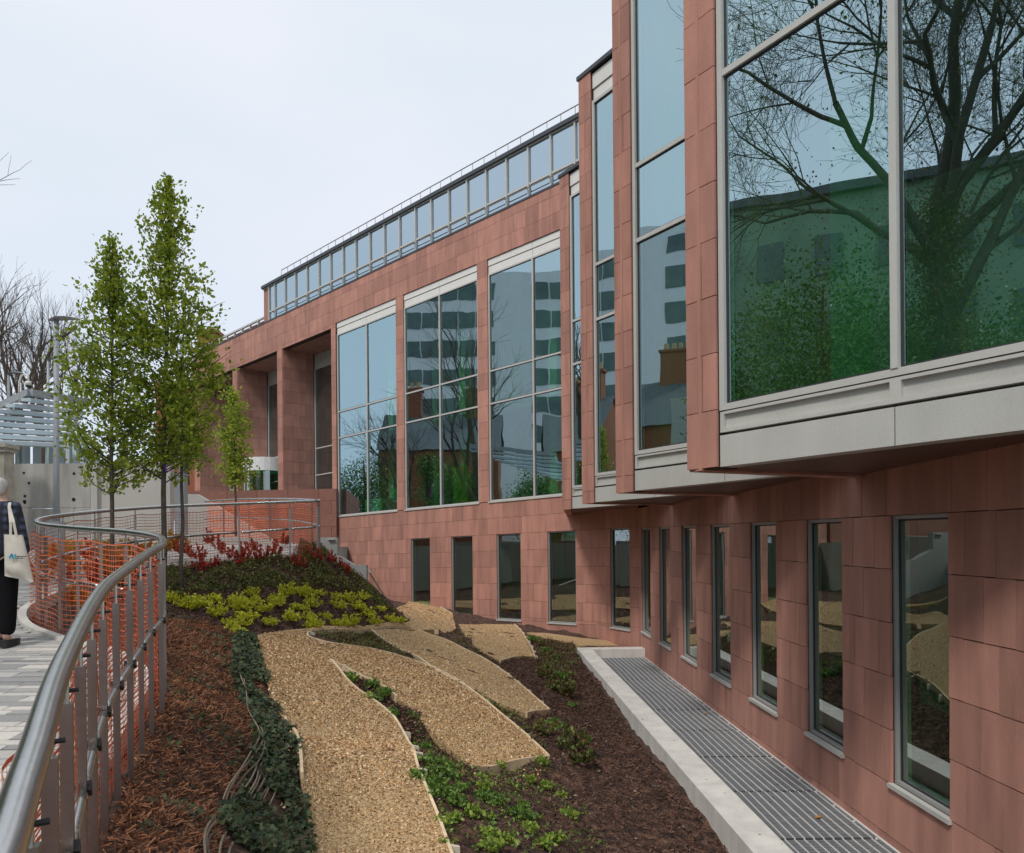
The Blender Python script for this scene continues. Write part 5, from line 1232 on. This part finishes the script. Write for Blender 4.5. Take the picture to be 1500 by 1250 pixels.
skinfig('trousers', [((0, 0, .90), .15, .11), ((.085, 0, .80), .105), ((.10, -.03, .48), .085), ((.10, -.055, .10), .07, .08), ((-.085, 0, .80), .105), ((-.10, .05, .48), .085), ((-.10, .10, .12), .07, .08)], [(0, 1), (1, 2), (2, 3), (0, 4), (4, 5), (5, 6)], TROU, pr)
skinfig('hair', [((0, -.0, 1.62), .085, .09), ((0, -.02, 1.56), .10, .09), ((0, -.035, 1.49), .085, .06), ((0, -.03, 1.44), .055, .04)], [(0, 1), (1, 2), (2, 3)], HAIR, pr)
for sx, yy in ((1, -.06), (-1, .10)):
    MB().extr([(sx*.1-.04, yy-.06, 0), (sx*.1+.04, yy-.06, 0), (sx*.1+.045, yy+.1, 0), (sx*.1+.02, yy+.18, 0), (sx*.1-.02, yy+.18, 0), (sx*.1-.045, yy+.1, 0)], (0, 0, .07)).obj('shoe', BLACK, pr)
# tote bag on her right shoulder
bx0, by0 = HX+.13, HYY-.13
tb_ = thing('tote_bag', 'cream canvas tote bag with a blue and green letter M hanging from her shoulder', 'bag')
CANV = mat('cream_canvas', (.62, .57, .48), rough=.95, namt=.08, nscale=14, bump=.3, bscale=120)
def bagpt(x, y, f): p = PY(x, y, HYY-.19); p.y += f; return p
BW, BH = 12, 14; gridf = []; V = []; F = []
cor = [(6.5, 783), (33, 784), (49, 853), (4.5, 844)]    # TL TR BR BL
for sgn in (-1, 1):
    for j in range(BH+1):
        for i in range(BW+1):
            u, v = i/BW, j/BH; tl = Vector(cor[0]).lerp(Vector(cor[1]), u); bl = Vector(cor[3]).lerp(Vector(cor[2]), u); q = tl.lerp(bl, v)
            ed = min(1, 4*u*(1-u)*1.4)*min(1, 4*(1-v)*1.2)**.7*(.35+.65*min(1, v*1.8)); wr = noise.noise(Vector((q.x*.14, q.y*.07, 3)))*.022*ed
            p = bagpt(q.x, q.y, sgn*(.008+.06*ed)+wr+.03*v*(1-u)); V.append(tuple(p))
n1 = (BW+1)*(BH+1)
for s2 in (0, 1):
    for j in range(BH):
        for i in range(BW):
            a = s2*n1+j*(BW+1)+i; f = (a, a+BW+1, a+BW+2, a+1); F.append(f if s2 == 0 else f[::-1])
for j in range(BH):
    for i in (0, BW): a = j*(BW+1)+i; F.append((a, a+BW+1, a+BW+1+n1, a+n1))
for i in range(BW): a = BH*(BW+1)+i; F.append((a, a+1, a+1+n1, a+n1))
me = bpy.data.meshes.new('bag_body'); me.from_pydata(V, [], F); me.materials.append(CANV); me.polygons.foreach_set('use_smooth', [True]*len(F)); me.update(); link('bag_body', me, tb_)
for x0, x1, of in ((15.5, 13, -.24), (24, 13.5, -.24)):
    pts = [PY(x0, 786, HYY-.22), PY((x0+x1)/2+1, 765, HYY-.23), PY(x1, 742, HYY-.14), PY(x1+1, 736, HYY-.05), PY(x1+1, 737, HYY+.06)]
    for p, q in zip(pts[:-1], pts[1:]):
        s_ = Vector((.0125, 0, 0)); MB().hexa([p-s_, p+s_, p+s_+Vector((0, .004, 0)), p-s_+Vector((0, .004, 0)), q-s_, q+s_, q+s_+Vector((0, .004, 0)), q-s_+Vector((0, .004, 0))]).obj('strap', CANV, tb_)
def surf(x, y):
    tl = (x, y); u = (x-6)/(38); v = (y-783)/66; u = min(max(u, 0), 1); v = min(max(v, 0), 1)
    ed = min(1, 4*u*(1-u)*1.4)*min(1, 4*(1-v)*1.2)**.7*(.35+.65*min(1, v*1.8)); return bagpt(x, y, -(.014+.075*ed)+.03*v*(1-u))
for pts, c in (([(20, 817), (23, 811), (25, 812.5), (22.6, 819)], (.03, .25, .5)), ([(23, 811), (25, 811.5), (27, 816), (26, 818)], (.02, .12, .3)), ([(26, 818), (29, 811.5), (30.5, 813), (27, 819)], (.1, .42, .3)), ([(29, 811.5), (30.5, 812), (31.2, 818.5), (29.5, 818.5)], (.02, .3, .35))):
    MB().extr([surf(x, y) for x, y in pts], (0, .003, 0)).obj('printed_letter', mat('print_%d' % int(c[0]*100+c[1]*1000), c, rough=.8), tb_)
for yy, xs in ((814.6, [(32, 33.2), (33.6, 34.5), (34.9, 36.2), (36.6, 37.4), (37.8, 39), (39.4, 40.3), (40.7, 42)]), (817, [(32, 33.6), (34, 35), (35.5, 37), (37.4, 39)])):
    for a, c in xs: MB().extr([surf(a, yy), surf(c, yy+.15), surf(c, yy+1.35), surf(a, yy+1.2)], (0, .003, 0)).obj('printed_text', BLACK, tb_)
